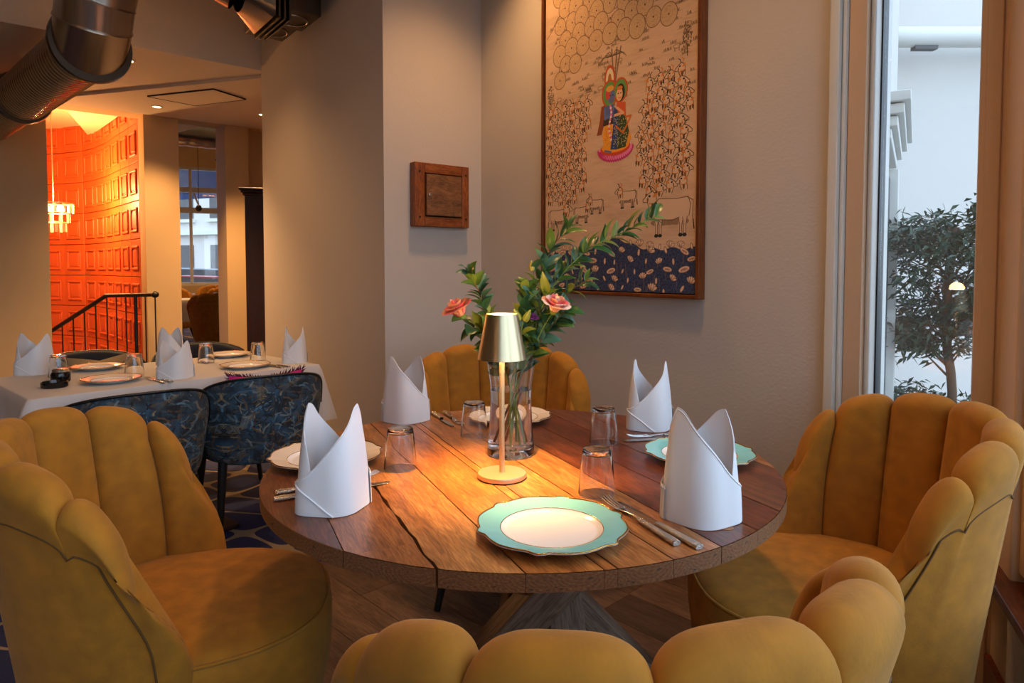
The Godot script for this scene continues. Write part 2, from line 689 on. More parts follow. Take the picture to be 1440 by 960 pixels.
	for y in range(y0 - 44, h):
		for x in w:
			var t := PT0 + x / PS
			var edge := pp(0, 1.318 + 0.052 * exp(-pow((t - 1.06) / 0.12, 2.0)) + 0.006 * sin(t * 60.0)).y
			if y > edge:
				var v := n2.get_noise_2d(x * 2.0, y * 2.0)
				img.set_pixel(x, y, blue.lerp(c8(34, 44, 74), clampf(0.4 + v * 1.6, 0.0, 1.0)))
	for i in 34:
		var p := Vector2(r.randf_range(8, w - 8), r.randf_range(y0 + 10, h - 10))
		lin(img, [p, p + Vector2(r.randf_range(-4, 4), 40)], 1.5, c8(120, 96, 84))
	for gy in 5:
		for gx in 11:
			var p := Vector2((gx + 0.5 + 0.5 * (gy % 2)) * 62 + r.randf_range(-10, 10), y0 + 14 + gy * 31 + r.randf_range(-7, 7))
			lotus(img, p, r.randf_range(16, 24), r.randi() % 3, r.randf_range(-0.6, 0.6))
	for gx in 17:
		var t := PT0 + 0.03 + gx * 0.053
		lotus(img, pp(t, 1.325 + 0.05 * exp(-pow((t - 1.06) / 0.12, 2.0))), r.randf_range(14, 20), 0 if gx % 3 != 1 else 2, r.randf_range(-0.3, 0.3))
	# the pair of standing figures on a lotus base
	var a := Vector2(90, 230)
	var full := img
	img = Image.create(220, 400, false, Image.FORMAT_RGBA8)
	var f := func(x: float, y: float) -> Vector2: return a + Vector2(x, y)
	for k in 24:
		var an := PI * k / 23.0
		var q: Vector2 = f.call(cos(an) * 86 + 16, 118 + sin(an) * 38)
		ell(img, q.x, q.y, 8, 15, c8(196, 40, 110), an - PI / 2)
		ell(img, q.x, q.y - 3, 5, 9, c8(236, 130, 180), an - PI / 2)
	ell(img, a.x + 16, a.y + 114, 82, 30, c8(206, 66, 26))
	ell(img, a.x + 16, a.y + 108, 76, 24, c8(236, 150, 40))
	ell(img, a.x - 16, a.y - 165, 30, 52, c8(196, 80, 26))
	ell(img, a.x - 16, a.y - 163, 22, 42, c8(232, 214, 176))
	ell(img, a.x - 16, a.y - 158, 10, 26, c8(178, 110, 34))
	ell(img, a.x - 16, a.y - 104, 44, 56, c8(196, 80, 26))
	ell(img, a.x - 16, a.y - 104, 37, 48, c8(96, 150, 70))
	ell(img, a.x + 44, a.y - 108, 40, 48, c8(196, 80, 26))
	ell(img, a.x + 44, a.y - 108, 33, 41, c8(96, 150, 70))
	pol(img, [f.call(-62, -60), f.call(-40, -64), f.call(-48, 20), f.call(-60, 52), f.call(-88, 52), f.call(-72, 0)], c8(140, 66, 26))
	pol(img, [f.call(-46, 20), f.call(0, 10), f.call(14, 100), f.call(0, 122), f.call(-44, 116), f.call(-54, 60)], c8(234, 158, 38))
	pol(img, [f.call(-48, -58), f.call(8, -60), f.call(10, 16), f.call(-46, 20)], c8(84, 100, 150))
	pol(img, [f.call(-50, -6), f.call(4, -6), f.call(8, 18), f.call(-52, 20)], c8(60, 44, 34))
	pol(img, [f.call(24, -66), f.call(72, -56), f.call(76, 4), f.call(24, 4)], c8(212, 88, 36))
	pol(img, [f.call(20, 0), f.call(78, 0), f.call(104, 92), f.call(86, 116), f.call(20, 122)], c8(228, 150, 44))
	pol(img, [f.call(8, -34), f.call(74, -2), f.call(92, 60), f.call(74, 118), f.call(20, 122), f.call(6, 60)], c8(48, 70, 44))
	pol(img, [f.call(10, -48), f.call(30, -30), f.call(34, 60), f.call(24, 122), f.call(-10, 118), f.call(4, 40)], c8(38, 66, 120))
	lin(img, [f.call(74, 2), f.call(102, 2), f.call(60, 62), f.call(20, 30)], 8.0, c8(206, 104, 30))
	lin(img, [f.call(28, -40), f.call(60, -16), f.call(14, -14)], 11.0, c8(226, 170, 130))
	lin(img, [f.call(-44, -44), f.call(-40, -8), f.call(-8, -22)], 11.0, c8(96, 116, 168))
	for k in 16:
		ell(img, a.x - 12 + sin(k * 0.5) * 6, a.y - 56 + k * 9, 5.5, 5, c8(226, 110, 150) if k % 2 == 0 else c8(240, 214, 214))
	for i in 120:
		var q: Vector2 = f.call(r.randf_range(8, 80), r.randf_range(-10, 112))
		var col := img.get_pixelv(q)
		if col.a > 0.5 and col.g < 0.36:
			ell(img, q.x, q.y, 1.8, 1.8, c8(222, 200, 120))
	for i in 50:
		var q: Vector2 = f.call(r.randf_range(-46, 0), r.randf_range(26, 112))
		ell(img, q.x, q.y, 1.6, 1.6, c8(196, 70, 40))
	ell(img, a.x - 6, a.y - 92, 20, 27, c8(92, 108, 160))
	ell(img, a.x - 26, a.y - 104, 14, 22, c8(206, 70, 60))
	ell(img, a.x - 14, a.y - 124, 22, 12, c8(220, 160, 60))
	ell(img, a.x + 44, a.y - 98, 24, 34, c8(36, 28, 26))
	ell(img, a.x + 38, a.y - 92, 18, 26, c8(232, 178, 130))
	ell(img, a.x + 40, a.y - 116, 16, 8, c8(214, 120, 50))
	for e in [Vector2(-12, -96), Vector2(2, -96), Vector2(32, -96), Vector2(46, -96)]:
		ell(img, a.x + e.x, a.y + e.y, 4, 1.8, c8(24, 20, 20))
	lin(img, [f.call(-10, -80), f.call(2, -80)], 2.0, c8(170, 50, 50))
	lin(img, [f.call(33, -78), f.call(44, -78)], 2.0, c8(170, 50, 50))
	lin(img, [f.call(-40, 120), f.call(-8, 128)], 8.0, c8(88, 106, 156))
	img.resize(184, 346, Image.INTERPOLATE_LANCZOS)
	full.convert(Image.FORMAT_RGBA8)
	full.blend_rect(img, Rect2i(0, 0, 184, 346), Vector2i(pp(0.955, 2.148)))
	img = full
	img.convert(Image.FORMAT_RGB8)
	img.generate_mipmaps()
	return ImageTexture.create_from_image(img)

func with_tex(m: StandardMaterial3D, t: Texture2D, s := Vector3.ONE) -> StandardMaterial3D:
	m.albedo_texture = t
	m.uv1_scale = s
	return m

func materials() -> void:
	var plaster_n := ntex(0.06, [], 512, 4, 3, true, 3.0)
	var plaster := func(c: Color) -> StandardMaterial3D:
		var m := mat(c, 0.85)
		m.normal_enabled = true
		m.normal_texture = plaster_n
		m.normal_scale = 0.22
		return triplanar(m, 2.2)
	M.plaster = plaster.call(c8(198, 188, 177))
	M.plaster_tan = plaster.call(c8(160, 130, 98))
	M.ceiling = plaster.call(c8(218, 204, 186))
	M.cream = plaster.call(c8(208, 178, 132))
	M.white_wall = plaster.call(c8(212, 206, 198))
	M.stair_ceiling = mat(c8(224, 204, 168), 0.8)
	M.frame_white = mat(c8(214, 212, 204), 0.45)
	M.frame_tan = mat(c8(206, 174, 142), 0.5)
	M.grout = mat(c8(44, 34, 28), 0.9)
	# velvet
	var vt := ntex(0.012, [Color(0.80, 0.80, 0.80), Color(0.9, 0.9, 0.9), Color(1, 1, 1)], 512, 5, 12)
	M.velvet = mat(c8(180, 117, 14), 0.85)
	M.velvet.albedo_texture = vt
	M.velvet.rim_enabled = true
	M.velvet.rim = 0.5
	M.velvet.rim_tint = 0.5
	M.velvet.normal_enabled = true
	M.velvet.normal_texture = ntex(0.2, [], 256, 3, 4, true, 2.0)
	M.velvet.normal_scale = 0.12
	triplanar(M.velvet, 2.6)
	M.seam = mat(c8(92, 60, 18), 0.9)
	M.black = mat(c8(18, 18, 19), 0.4)
	M.feather = triplanar(with_tex(mat(Color.WHITE, 0.75), feather_image()), 1.15)
	M.dark_velvet = mat(c8(26, 30, 40), 0.8)
	# woods
	var teak := grain_image(1024, 384, c8(104, 60, 26), c8(160, 102, 52), c8(200, 148, 88), 5)
	var rose := grain_image(1024, 384, c8(56, 26, 14), c8(104, 54, 28), c8(140, 84, 48), 31)
	M.planks = []
	for a in [[rose, c8(236, 200, 190)], [rose, c8(255, 255, 255)], [teak, c8(226, 208, 190)], [teak, c8(255, 255, 255)], [teak, c8(255, 236, 200)], [rose, c8(255, 240, 226)]]:
		var m := with_tex(mat(a[1], 0.36), a[0], Vector3(1.1, 2.6, 1))
		m.clearcoat_enabled = true
		m.clearcoat = 0.25
		m.clearcoat_roughness = 0.25
		M.planks.append(m)
	M.end_grain = with_tex(mat(Color.WHITE, 0.55), end_grain_image(4), Vector3(1.2, 24, 1))
	M.sapwood = with_tex(mat(c8(255, 240, 210), 0.4), teak, Vector3(0.8, 1.5, 1))
	var oak := grain_image(768, 256, c8(84, 66, 52), c8(128, 104, 84), c8(158, 134, 112), 71)
	M.oak = with_tex(mat(Color.WHITE, 0.6), oak, Vector3(1.2, 3, 1))
	M.floor = []
	for c in [c8(176, 166, 168), c8(206, 196, 196), c8(156, 146, 148), c8(190, 176, 174)]:
		M.floor.append(with_tex(mat(c, 0.42), oak, Vector3(0.9, 2.2, 1)))
	M.box_wood = with_tex(mat(c8(228, 186, 136), 0.45), teak, Vector3(1.6, 2.4, 1))
	M.box_door = with_tex(mat(c8(255, 206, 150), 0.5), oak, Vector3(2.0, 2.2, 1))
	M.frame_wood = with_tex(mat(c8(186, 150, 98), 0.4), teak, Vector3(1.5, 4.0, 1))
	M.dark_wood = with_tex(mat(c8(120, 88, 70), 0.55), rose, Vector3(1.5, 4.0, 1))
	M.sill_wood = with_tex(mat(c8(240, 196, 170), 0.3), rose, Vector3(1.0, 2.0, 1))
	M.carpet = with_tex(mat(Color.WHITE, 0.95), carpet_image(), Vector3(1.15, 1.15, 1))
	M.print = with_tex(mat(Color.WHITE, 0.8), painting_image())
	# tableware
	M.linen = mat(c8(226, 226, 228), 0.85)
	M.linen.normal_enabled = true
	M.linen.normal_texture = ntex(0.35, [], 256, 2, 8, true, 2.0)
	M.linen.normal_scale = 0.15
	triplanar(M.linen, 6.0)
	M.hem = mat(c8(228, 228, 230), 0.85)
	M.cloth = mat(c8(198, 195, 194), 0.85)
	M.china = mat(c8(242, 238, 232), 0.12)
	M.china_teal = mat(c8(134, 208, 206), 0.14)
	M.china_cream = mat(c8(236, 222, 202), 0.14)
	M.gold = mat(c8(198, 150, 76), 0.22, 1.0)
	M.steel = mat(c8(200, 196, 190), 0.16, 1.0)
	M.hammered = mat(c8(196, 190, 182), 0.2, 1.0)
	M.hammered.normal_enabled = true
	M.hammered.normal_texture = ntex(0.08, [], 256, 1, 19, true, 8.0)
	triplanar(M.hammered, 22.0)
	M.glass = StandardMaterial3D.new()
	M.glass.albedo_color = Color(1, 1, 1, 0.0)
	M.glass.roughness = 0.0
	M.glass.refraction_enabled = true
	M.glass.refraction_scale = 0.05
	M.water = StandardMaterial3D.new()
	M.water.albedo_color = Color(1.0, 0.99, 0.97, 0.0)
	M.water.roughness = 0.0
	M.water.refraction_enabled = true
	M.water.refraction_scale = 0.033
	M.pane = mat(Color(0.92, 0.96, 0.98, 0.06), 0.0)
	M.pane.transparency = BaseMaterial3D.TRANSPARENCY_ALPHA
	M.brass = mat(c8(206, 186, 148), 0.38, 0.8)
	M.shade = mat(c8(204, 188, 150), 0.3, 1.0)
	M.lamp_glow = mat(c8(255, 240, 214), 0.6)
	M.lamp_glow.emission_enabled = true
	M.lamp_glow.emission = c8(255, 214, 160)
	M.lamp_glow.emission_energy_multiplier = 3.5
	M.down_glow = M.lamp_glow.duplicate()
	M.down_glow.emission = c8(255, 214, 160)
	M.down_glow.emission_energy_multiplier = 9.0
	M.duct = mat(c8(176, 160, 144), 0.24, 1.0)
	M.duct_dark = mat(c8(94, 82, 70), 0.35, 1.0)
	M.orange = mat(c8(210, 98, 42), 0.42)
	M.orange_wall = mat(c8(186, 74, 24), 0.5)
	# plants
	var leafmat := func(c: Color, g := 0.35) -> StandardMaterial3D:
		var m := mat(c, g)
		m.backlight_enabled = true
		m.backlight = c * 0.5
		m.cull_mode = BaseMaterial3D.CULL_DISABLED
		return m
	M.leaves = [leafmat.call(c8(58, 96, 42)), leafmat.call(c8(40, 76, 46)), leafmat.call(c8(92, 120, 44)), leafmat.call(c8(70, 108, 84)), leafmat.call(c8(122, 132, 46))]
	M.stem_green = mat(c8(104, 128, 50), 0.5)
	M.stem_red = mat(c8(134, 76, 40), 0.5)
	M.petal_peach = leafmat.call(c8(244, 166, 122), 0.6)
	M.petal_pink = leafmat.call(c8(232, 104, 104), 0.6)
	M.petal_pale = leafmat.call(c8(250, 214, 196), 0.6)
	M.petal_purple = leafmat.call(c8(110, 52, 130), 0.6)
	M.bud = mat(c8(146, 136, 54), 0.5)
	M.tree_leaf = leafmat.call(c8(40, 66, 46), 0.5)
	M.bark = mat(c8(96, 74, 58), 0.9)
	M.slate = mat(c8(92, 92, 92), 0.8)
	M.pavement = mat(c8(128, 128, 126), 0.9)

# ------------------------------------------------------------------ shell chair with seven channels
const CA := 0.335
const CB := 0.335
func ch_center(u: float, v: float, hs: float) -> Array:
	# u -1..1 round the back, v 0 seat .. 1 top ; returns [point, outward normal, end taper]
	var th := u * 1.86 * (1.0 - 0.17 * pow(maxf(v, 0.0), 2.5) * u * u)
	var k := 0.80 + 0.20 * v if v >= 0.0 else 0.80 + 0.10 * v
	var n := Vector3(sin(th), 0, -cos(th))
	var p := Vector3(CA * sin(th), 0.38 + v * ((hs - 0.38) if v >= 0.0 else 0.42), -CB * cos(th)) * Vector3(k, 1, k)
	p.z += 0.02
	var x := clampf((1.0 - absf(u)) / 0.10, 0.0, 1.0)
	return [p, n, sqrt(1.0 - (1.0 - x) * (1.0 - x))]

func ch_top(u: float, s: float) -> float:
	var b := pow(1.0 - pow(absf(2.0 * s - 1.0), 3.2), 0.55)
	if absf(u) > 1.0 - 1.0 / 7.0:
		b = 1.0
	return 0.866 - 0.095 * u * u - 0.14 * pow(absf(u), 6.0) - 0.024 * (1.0 - b)

func make_shell_chair(label: String, at: Vector3, turn: float) -> Node3D:
	var t := thing("shell_chair", label, "chair", at, turn, "mustard velvet shell chairs at the round table")
	var N := 7
	for i in N:
		var mb := MB.new()
		var rows := []
		var cols := 25
		var path := []
		for k in 15:
			path.append([0, k / 14.0])
		for k in range(1, 14):
			path.append([1, PI * k / 14.0])
		var low := 1.0 if (i == 0 or i == N - 1) else 0.15
		for k in 7:
			path.append([2, 1.0 - low * k / 6.0])
		for pk in path:
			var row := PackedVector3Array()
			for j in cols:
				var s := 0.5 - 0.5 * cos(PI * j / (cols - 1.0))
				var u := -1.0 + 2.0 * (i + s) / N
				var b := pow(1.0 - pow(absf(2.0 * s - 1.0), 3.2), 0.55)
				if (i == 0 and s < 0.5) or (i == N - 1 and s > 0.5):
					b = 1.0
				var hs := ch_top(u, s)
				var v: float = pk[1] if pk[0] != 1 else 1.0
				var c := ch_center(u, v, hs)
				var e: float = c[2]
				var fat := 0.7 + 0.3 * v
				var ti := (0.012 + 0.032 * b * fat) * e
				var under := 0.031
				if i == 0 or i == N - 1:
					under = 0.0295 + 0.004 * smoothstep(0.5, 0.75, s if i == N - 1 else 1.0 - s)
				var to := (lerpf(under, 0.027 + 0.011 * b, clampf((v - 0.85) / 0.12, 0.0, 1.0))) * e
				var q: Vector3 = c[0]
				if pk[0] == 0:
					q -= c[1] * ti
				elif pk[0] == 1:
					var al: float = pk[1]
					q -= c[1] * cos(al) * (ti if al < PI / 2 else to)
					q.y += sin(al) * (0.030 + 0.014 * b) * maxf(e, 0.02)
				else:
					q += c[1] * to
				row.push_back(q)
			rows.append(row)
		mb.grid(rows, 0.15, 1.0)
		# wind outwards: compare the first inner normal with the direction to the middle
		var st := mb.ix.size() / 2
		var a := mb.v[mb.ix[60]]
		var nrm := (mb.v[mb.ix[62]] - a).cross(mb.v[mb.ix[61]] - a)
		if nrm.dot(Vector3(-a.x, 0, -a.z)) < 0.0:
			for k in range(0, mb.ix.size(), 3):
				var tt := mb.ix[k + 1]
				mb.ix[k + 1] = mb.ix[k + 2]
				mb.ix[k + 2] = tt
		obj("back_channel", mb, M.velvet, t)
	var sh := MB.new()
	var rows := []
	var line := []
	for k in 12:
		var v := 0.86 - 1.24 * k / 11.0
		var row := PackedVector3Array()
		for j in 99:
			var f := 98.0
			var u := -1.0 + 2.0 * j / f
			var s := fposmod((u + 1.0) * 0.5 * N, 1.0)
			var hs := ch_top(u, s)
			var c := ch_center(u, v, hs)
			var q: Vector3 = c[0]
			q += c[1] * (0.03 * c[2])
			if v < 0.0:
				q += c[1] * (-0.02 * pow(-v / 0.38, 3.0))
			row.push_back(q)
			if k == 0:
				line.append(q + c[1] * 0.001)
		rows.append(row)
	sh.grid(rows, 1.2, 0.8)
	obj("outer_shell", sh, M.velvet, t)
	var se := MB.new()
	se.tube(line.slice(9, 90), 0.0022, 5)
	for sg in [-1.0, 1.0]:
		var l2 := []
		for k in 14:
			var v := 0.86 - 1.0 * k / 13.0
			var us: float = sg * (0.816 + 0.065 * smoothstep(0.86, 0.4, v))
			var c := ch_center(us, v, ch_top(us, fposmod((us + 1.0) * 0.5 * N, 1.0)))
			l2.append(c[0] + c[1] * (0.0315 * c[2]))
		se.tube(l2, 0.0022, 5)
	obj("seam", se, M.seam, t)
	# seat: a deep drum with a domed top and a piped edge
	var st := MB.new()
	var pr := [[0.0, 0.492], [0.4, 0.490], [0.7, 0.484], [0.88, 0.474], [0.955, 0.462], [0.985, 0.446], [1.0, 0.42], [0.995, 0.36], [0.965, 0.29], [0.93, 0.245], [0.86, 0.232], [0.0, 0.232]]
	var rr := []
	for p in pr:
		var row := PackedVector3Array()
		for j in 49:
			var a := TAU * j / 48.0
			var ca := cos(a)
			var sa := sin(a)
			row.push_back(Vector3(0.292 * signf(ca) * pow(absf(ca), 0.78) * p[0], p[1], (0.34 if sa > 0 else 0.27) * signf(sa) * pow(absf(sa), 0.86) * p[0] + 0.03))
		rr.append(row)
	st.grid(rr)
	st.orient(0)
	var seat := obj("seat", st, M.velvet, t)
	var pi := MB.new()
	var ring_p := []
	for j in 49:
		var a := TAU * j / 48.0
		var ca := cos(a)
		var sa := sin(a)
		ring_p.append(Vector3(0.292 * signf(ca) * pow(absf(ca), 0.78) * 0.975, 0.455, (0.34 if sa > 0 else 0.27) * signf(sa) * pow(absf(sa), 0.86) * 0.975 + 0.03))
	pi.tube(ring_p, 0.0042, 6, false)
	obj("piping", pi, M.velvet, seat)
	for sx in [-1.0, 1.0]:
		for sz in [-1.0, 1.0]:
			var l := MB.new()
			l.tube([Vector3(sx * 0.18, 0.25, 0.04 + sz * 0.17), Vector3(sx * 0.235, 0.0, 0.04 + sz * 0.225)], [0.021, 0.012], 14)
			obj("leg", l, M.black, t)
	return t

# tub chair with a smooth curved back
func make_tub_chair(label: String, at: Vector3, turn: float, fab: Material, group: String) -> Node3D:
	var t := thing("tub_chair", label, "chair", at, turn, group)
	var mb := MB.new()
	var s0 := mb.ix.size()
	var rows := []
	for k in 37:
		var row := PackedVector3Array()
		var u := -1.0 + 2.0 * k / 36.0
		var th := u * 1.45
		var top := 0.775 - 0.10 * pow(absf(u), 2.4) - 0.12 * pow(absf(u), 9.0)
		var bot := 0.385 + 0.10 * pow(absf(u), 6.0)
		var tk := 0.03 * sqrt(1.0 - pow(absf(u), 12.0)) + 0.002
		for j in 25:
			var a := TAU * j / 24.0
			var yy := 0.5 + 0.5 * signf(sin(a)) * pow(absf(sin(a)), 0.35)
			var off := -signf(cos(a)) * pow(absf(cos(a)), 0.5) * tk
			var flare := 0.86 + 0.14 * yy
			var n := Vector3(sin(th), 0, -cos(th))
			var q := Vector3(0.27 * sin(th), 0, -0.25 * cos(th)) * flare + n * off
			q.y = lerpf(bot, top, yy)
			row.push_back(q)
		rows.append(row)
	mb.grid(rows)
	mb.orient(s0)
	var bk := obj("backrest", mb, fab, t)
	var pi := MB.new()
	var pp_ := []
	for k in 37:
		var u := -0.97 + 1.94 * k / 36.0
		var th := u * 1.45
		var top := 0.775 - 0.10 * pow(absf(u), 2.4) - 0.12 * pow(absf(u), 9.0)
		pp_.append(Vector3(0.27 * sin(th), top - 0.002, -0.25 * cos(th)) + Vector3(sin(th), 0, -cos(th)) * 0.022)
	pi.tube(pp_, 0.006, 6)
	obj("piping", pi, M.black, bk)
	var se := MB.new()
	var rr := []
	for p in [[0.0, 0.47], [0.8, 0.465], [0.95, 0.45], [1.0, 0.425], [0.97, 0.40], [0.9, 0.39], [0.0, 0.39]]:
		var row := PackedVector3Array()
		for j in 33:
			var a := TAU * j / 32.0
			row.push_back(Vector3(0.25 * signf(cos(a)) * pow(absf(cos(a)), 0.75) * p[0], p[1], 0.245 * signf(sin(a)) * pow(absf(sin(a)), 0.8) * p[0] + 0.02))
		rr.append(row)
	se.grid(rr)
	se.orient(0)
	obj("seat", se, fab, t)
	for sx in [-1.0, 1.0]:
		for sz in [-1.0, 1.0]:
			var l := MB.new()
			l.tube([Vector3(sx * 0.19, 0.40, 0.02 + sz * 0.18), Vector3(sx * 0.225, 0.0, 0.02 + sz * 0.225)], [0.02, 0.012], 12)
			obj("leg", l, M.black, t)
	return t

# ------------------------------------------------------------------ table things
func napkin_sheet(a0: float, mirror: float, H: float, Rr: float) -> Array:
	var rows := []
	var hem := []
	var cols := 31
	var lay := []
	for k in 9:
		lay.append([k / 8.0, 0.0])
	for k in 9:
		lay.append([1.0 - k / 8.0, 0.0016])
	for li in lay.size():
		var row := PackedVector3Array()
		for j in cols:
			var s := j / float(cols - 1)
			var h := lerpf(0.42, 1.0, pow(s / 0.2, 0.8)) if s < 0.2 else lerpf(1.0, 0.30, 0.5 - 0.5 * cos(PI * (s - 0.2) / 0.8))
			var y: float = H * h * lay[li][0]
			var a := a0 + mirror * (s * 3.95 - 0.5)
			var f := y / H
			var sq := 1.0 + 0.07 * cos(4.0 * a)
			var r = Rr * sq * (1.03 - 0.06 * f - 0.26 * f * f) + 0.0045 * (s - 0.5) - lay[li][1]
			row.push_back(Vector3(cos(a) * r, y + 0.0005, sin(a) * r * 0.86))
			if li == 8:
				hem.append(row[j] + Vector3(0, -0.004, 0) + Vector3(cos(a), 0, sin(a)) * 0.0006)
		rows.append(row)
	return [rows, hem]

func make_napkin(label: String, at: Vector3, turn: float, H := 0.205, Rr := 0.068, mirror := 1.0) -> Node3D:
	var t := thing("folded_napkin", label, "napkin", at, turn, "napkins folded into standing mitres")
	for k in 2:
		var r := napkin_sheet(PI * k, mirror, H * (1.0 if k == 0 else 1.03), Rr)
		var mb := MB.new()
		mb.grid(r[0], 0.2, 0.2)
		mb.orient(0)
		var f := obj("fold", mb, M.linen, t)
		var hm := MB.new()
		hm.tube(r[1].slice(2), 0.0014, 5)
		obj("hem", hm, M.hem, f)
	# the hemmed edge that runs from the low end of the front fold down to the foot
	var hl := []
	for k in 15:
		var s := k / 14.0
		var a := mirror * (3.3 - s * 1.45)
		var y := H * 0.285 * (1.0 - pow(s, 1.3))
		var r := Rr * (1.0 + 0.07 * cos(4.0 * a)) * (1.03 - 0.06 * y / H - 0.26 * y * y / H / H) + 0.0022
		hl.append(Vector3(cos(a) * r, y + 0.001, sin(a) * r * 0.86))
	var hw := MB.new()
	hw.tube(hl, 0.0019, 6)
	obj("hem", hw, M.hem, t)
	return t

func scallop(a: float) -> float:
	var x := fposmod(a * 6.0 / TAU, 1.0)
	var d := absf(x - 0.5) * 2.0
	return 0.885 + 0.085 * pow(1.0 - d, 0.5) + 0.105 * exp(-pow((d - 1.0) / 0.16, 2.0))

func make_plate(label: String, at: Vector3, turn: float, R: float, rim: Material, group: String) -> Node3D:
	var t := thing("plate", label, "plate", at, turn, group)
	var ringrow := func(f: float, y: float, sc: float) -> PackedVector3Array:
		var row := PackedVector3Array()
		for j in 97:
			var a := TAU * j / 96.0
			var r: float = R * f * lerpf(1.0, scallop(a), sc)
			row.push_back(Vector3(cos(a) * r, y, sin(a) * r))
		return row
	var w := MB.new()
	var rows := []
	for p in [[0.0, 0.004, 0], [0.56, 0.004, 0], [0.60, 0.0052, 0], [0.645, 0.0095, 0], [0.655, 0.0105, 0]]:
		rows.append(ringrow.call(p[0], p[1], p[2]))
	w.grid(rows)
	for i in range(0, w.ix.size(), 3):
		if (w.v[w.ix[i + 2]] - w.v[w.ix[i]]).cross(w.v[w.ix[i + 1]] - w.v[w.ix[i]]).y < 0:
			var q := w.ix[i + 1]
			w.ix[i + 1] = w.ix[i + 2]
			w.ix[i + 2] = q
	obj("well", w, M.china, t)
	var rm := MB.new()
	rows = []
	for p in [[0.655, 0.0105, 0], [0.70, 0.012, 0.2], [0.85, 0.0155, 0.7], [0.985, 0.018, 1]]:
		rows.append(ringrow.call(p[0], p[1], p[2]))
	rm.grid(rows)
	for i in range(0, rm.ix.size(), 3):
		if (rm.v[rm.ix[i + 2]] - rm.v[rm.ix[i]]).cross(rm.v[rm.ix[i + 1]] - rm.v[rm.ix[i]]).y < 0:
			var q := rm.ix[i + 1]
			rm.ix[i + 1] = rm.ix[i + 2]
			rm.ix[i + 2] = q
	obj("rim", rm, rim, t)
	var un := MB.new()
	rows = []
	for p in [[0.655, 0.0098, 0], [1.0, 0.0178, 1], [1.0, 0.0160, 1], [0.8, 0.0108, 0.5], [0.66, 0.004, 0], [0.55, 0.0, 0], [0.0, 0.001, 0]]:
		rows.append(ringrow.call(p[0], p[1], p[2]))
	un.grid(rows)
	obj("underside", un, M.china, t)
	var ge := MB.new()
	var pts := []
	for j in 97:
		var a := TAU * j / 96.0
		var r := R * 0.99 * scallop(a)
		pts.append(Vector3(cos(a) * r, 0.0182, sin(a) * r))
	ge.tube(pts, 0.0016, 6, false)
	obj("gold_edge", ge, M.gold, t)
	var gl := MB.new()
	pts = []
	for j in 65:
		var a := TAU * j / 64.0
		pts.append(Vector3(cos(a) * R * 0.655, 0.0104, sin(a) * R * 0.655))
	gl.tube(pts, 0.0008, 5, false)
	obj("gold_line", gl, M.gold, t)
	return t

func make_tumbler(label: String, at: Vector3, s: float, group: String) -> Node3D:
	var t := thing("tumbler", label, "glass", at, 0.0, group)
	var mb := MB.new()
	# turned upside down: thick foot on top
	mb.lathe([Vector2(0.0, 0.098), Vector2(0.026, 0.098), Vector2(0.0295, 0.0955), Vector2(0.031, 0.091), Vector2(0.0345, 0.06), Vector2(0.0395, 0.002), Vector2(0.0388, 0.0005), Vector2(0.038, 0.002), Vector2(0.0325, 0.06), Vector2(0.0285, 0.085), Vector2(0.024, 0.087), Vector2(0.0, 0.087)], 40)
	var b := obj("bowl", mb, M.glass, t)
	b.scale = Vector3.ONE * s
	return t

func flip_check(mb: MB) -> MB:
	mb.orient(0)
	return mb

func make_knife(label: String, a: Vector3, b: Vector3, group: String) -> Node3D:
	# a blade tip, b handle end
	var d := b - a
	var t := thing("table_knife", label, "knife", a, atan2(d.x, d.z), group)
	var L := d.length()
	var bl := MB.new()
	var rows := []
	for p in [[0.0, -0.004, 0.001], [0.008, -0.007, 0.006], [0.03, -0.0085, 0.0085], [0.06, -0.009, 0.009], [L * 0.5, -0.007, 0.009], [L * 0.54, -0.004, 0.005]]:
		var r := PackedVector3Array()
		for q in [[p[1], 0.0024], [p[2], 0.0034], [p[2], 0.0016], [p[1], 0.0014], [p[1], 0.0024]]:
			r.push_back(Vector3(q[0], q[1], p[0]))
		rows.append(r)
	bl.grid(rows)
	bl.orient(0)
	obj("blade", bl, M.steel, t)
	obj("handle", handle_mesh(L * 0.53, L, 0.0062, 0.0098), M.hammered, t)
	return t

func handle_mesh(z0: float, z1: float, w0: float, w1: float) -> MB:
	var mb := MB.new()
	var rows := []
	for k in 9:
		var f := k / 8.0
		var w := lerpf(w0, w1, f) if k < 8 else w1 * 0.82
		var h := lerpf(0.0030, 0.0042, f)
		var r := PackedVector3Array()
		for j in 13:
			var an := TAU * j / 12.0
			r.push_back(Vector3(w * signf(cos(an)) * pow(absf(cos(an)), 0.5), 0.0045 + h * signf(sin(an)) * pow(absf(sin(an)), 0.7), lerpf(z0, z1, f)))
		rows.append(r)
	mb.grid(rows)
	var e := []
	for j in 12:
		e.append(rows[8][j])
	mb.face(e)
	mb.orient(0)
	return mb

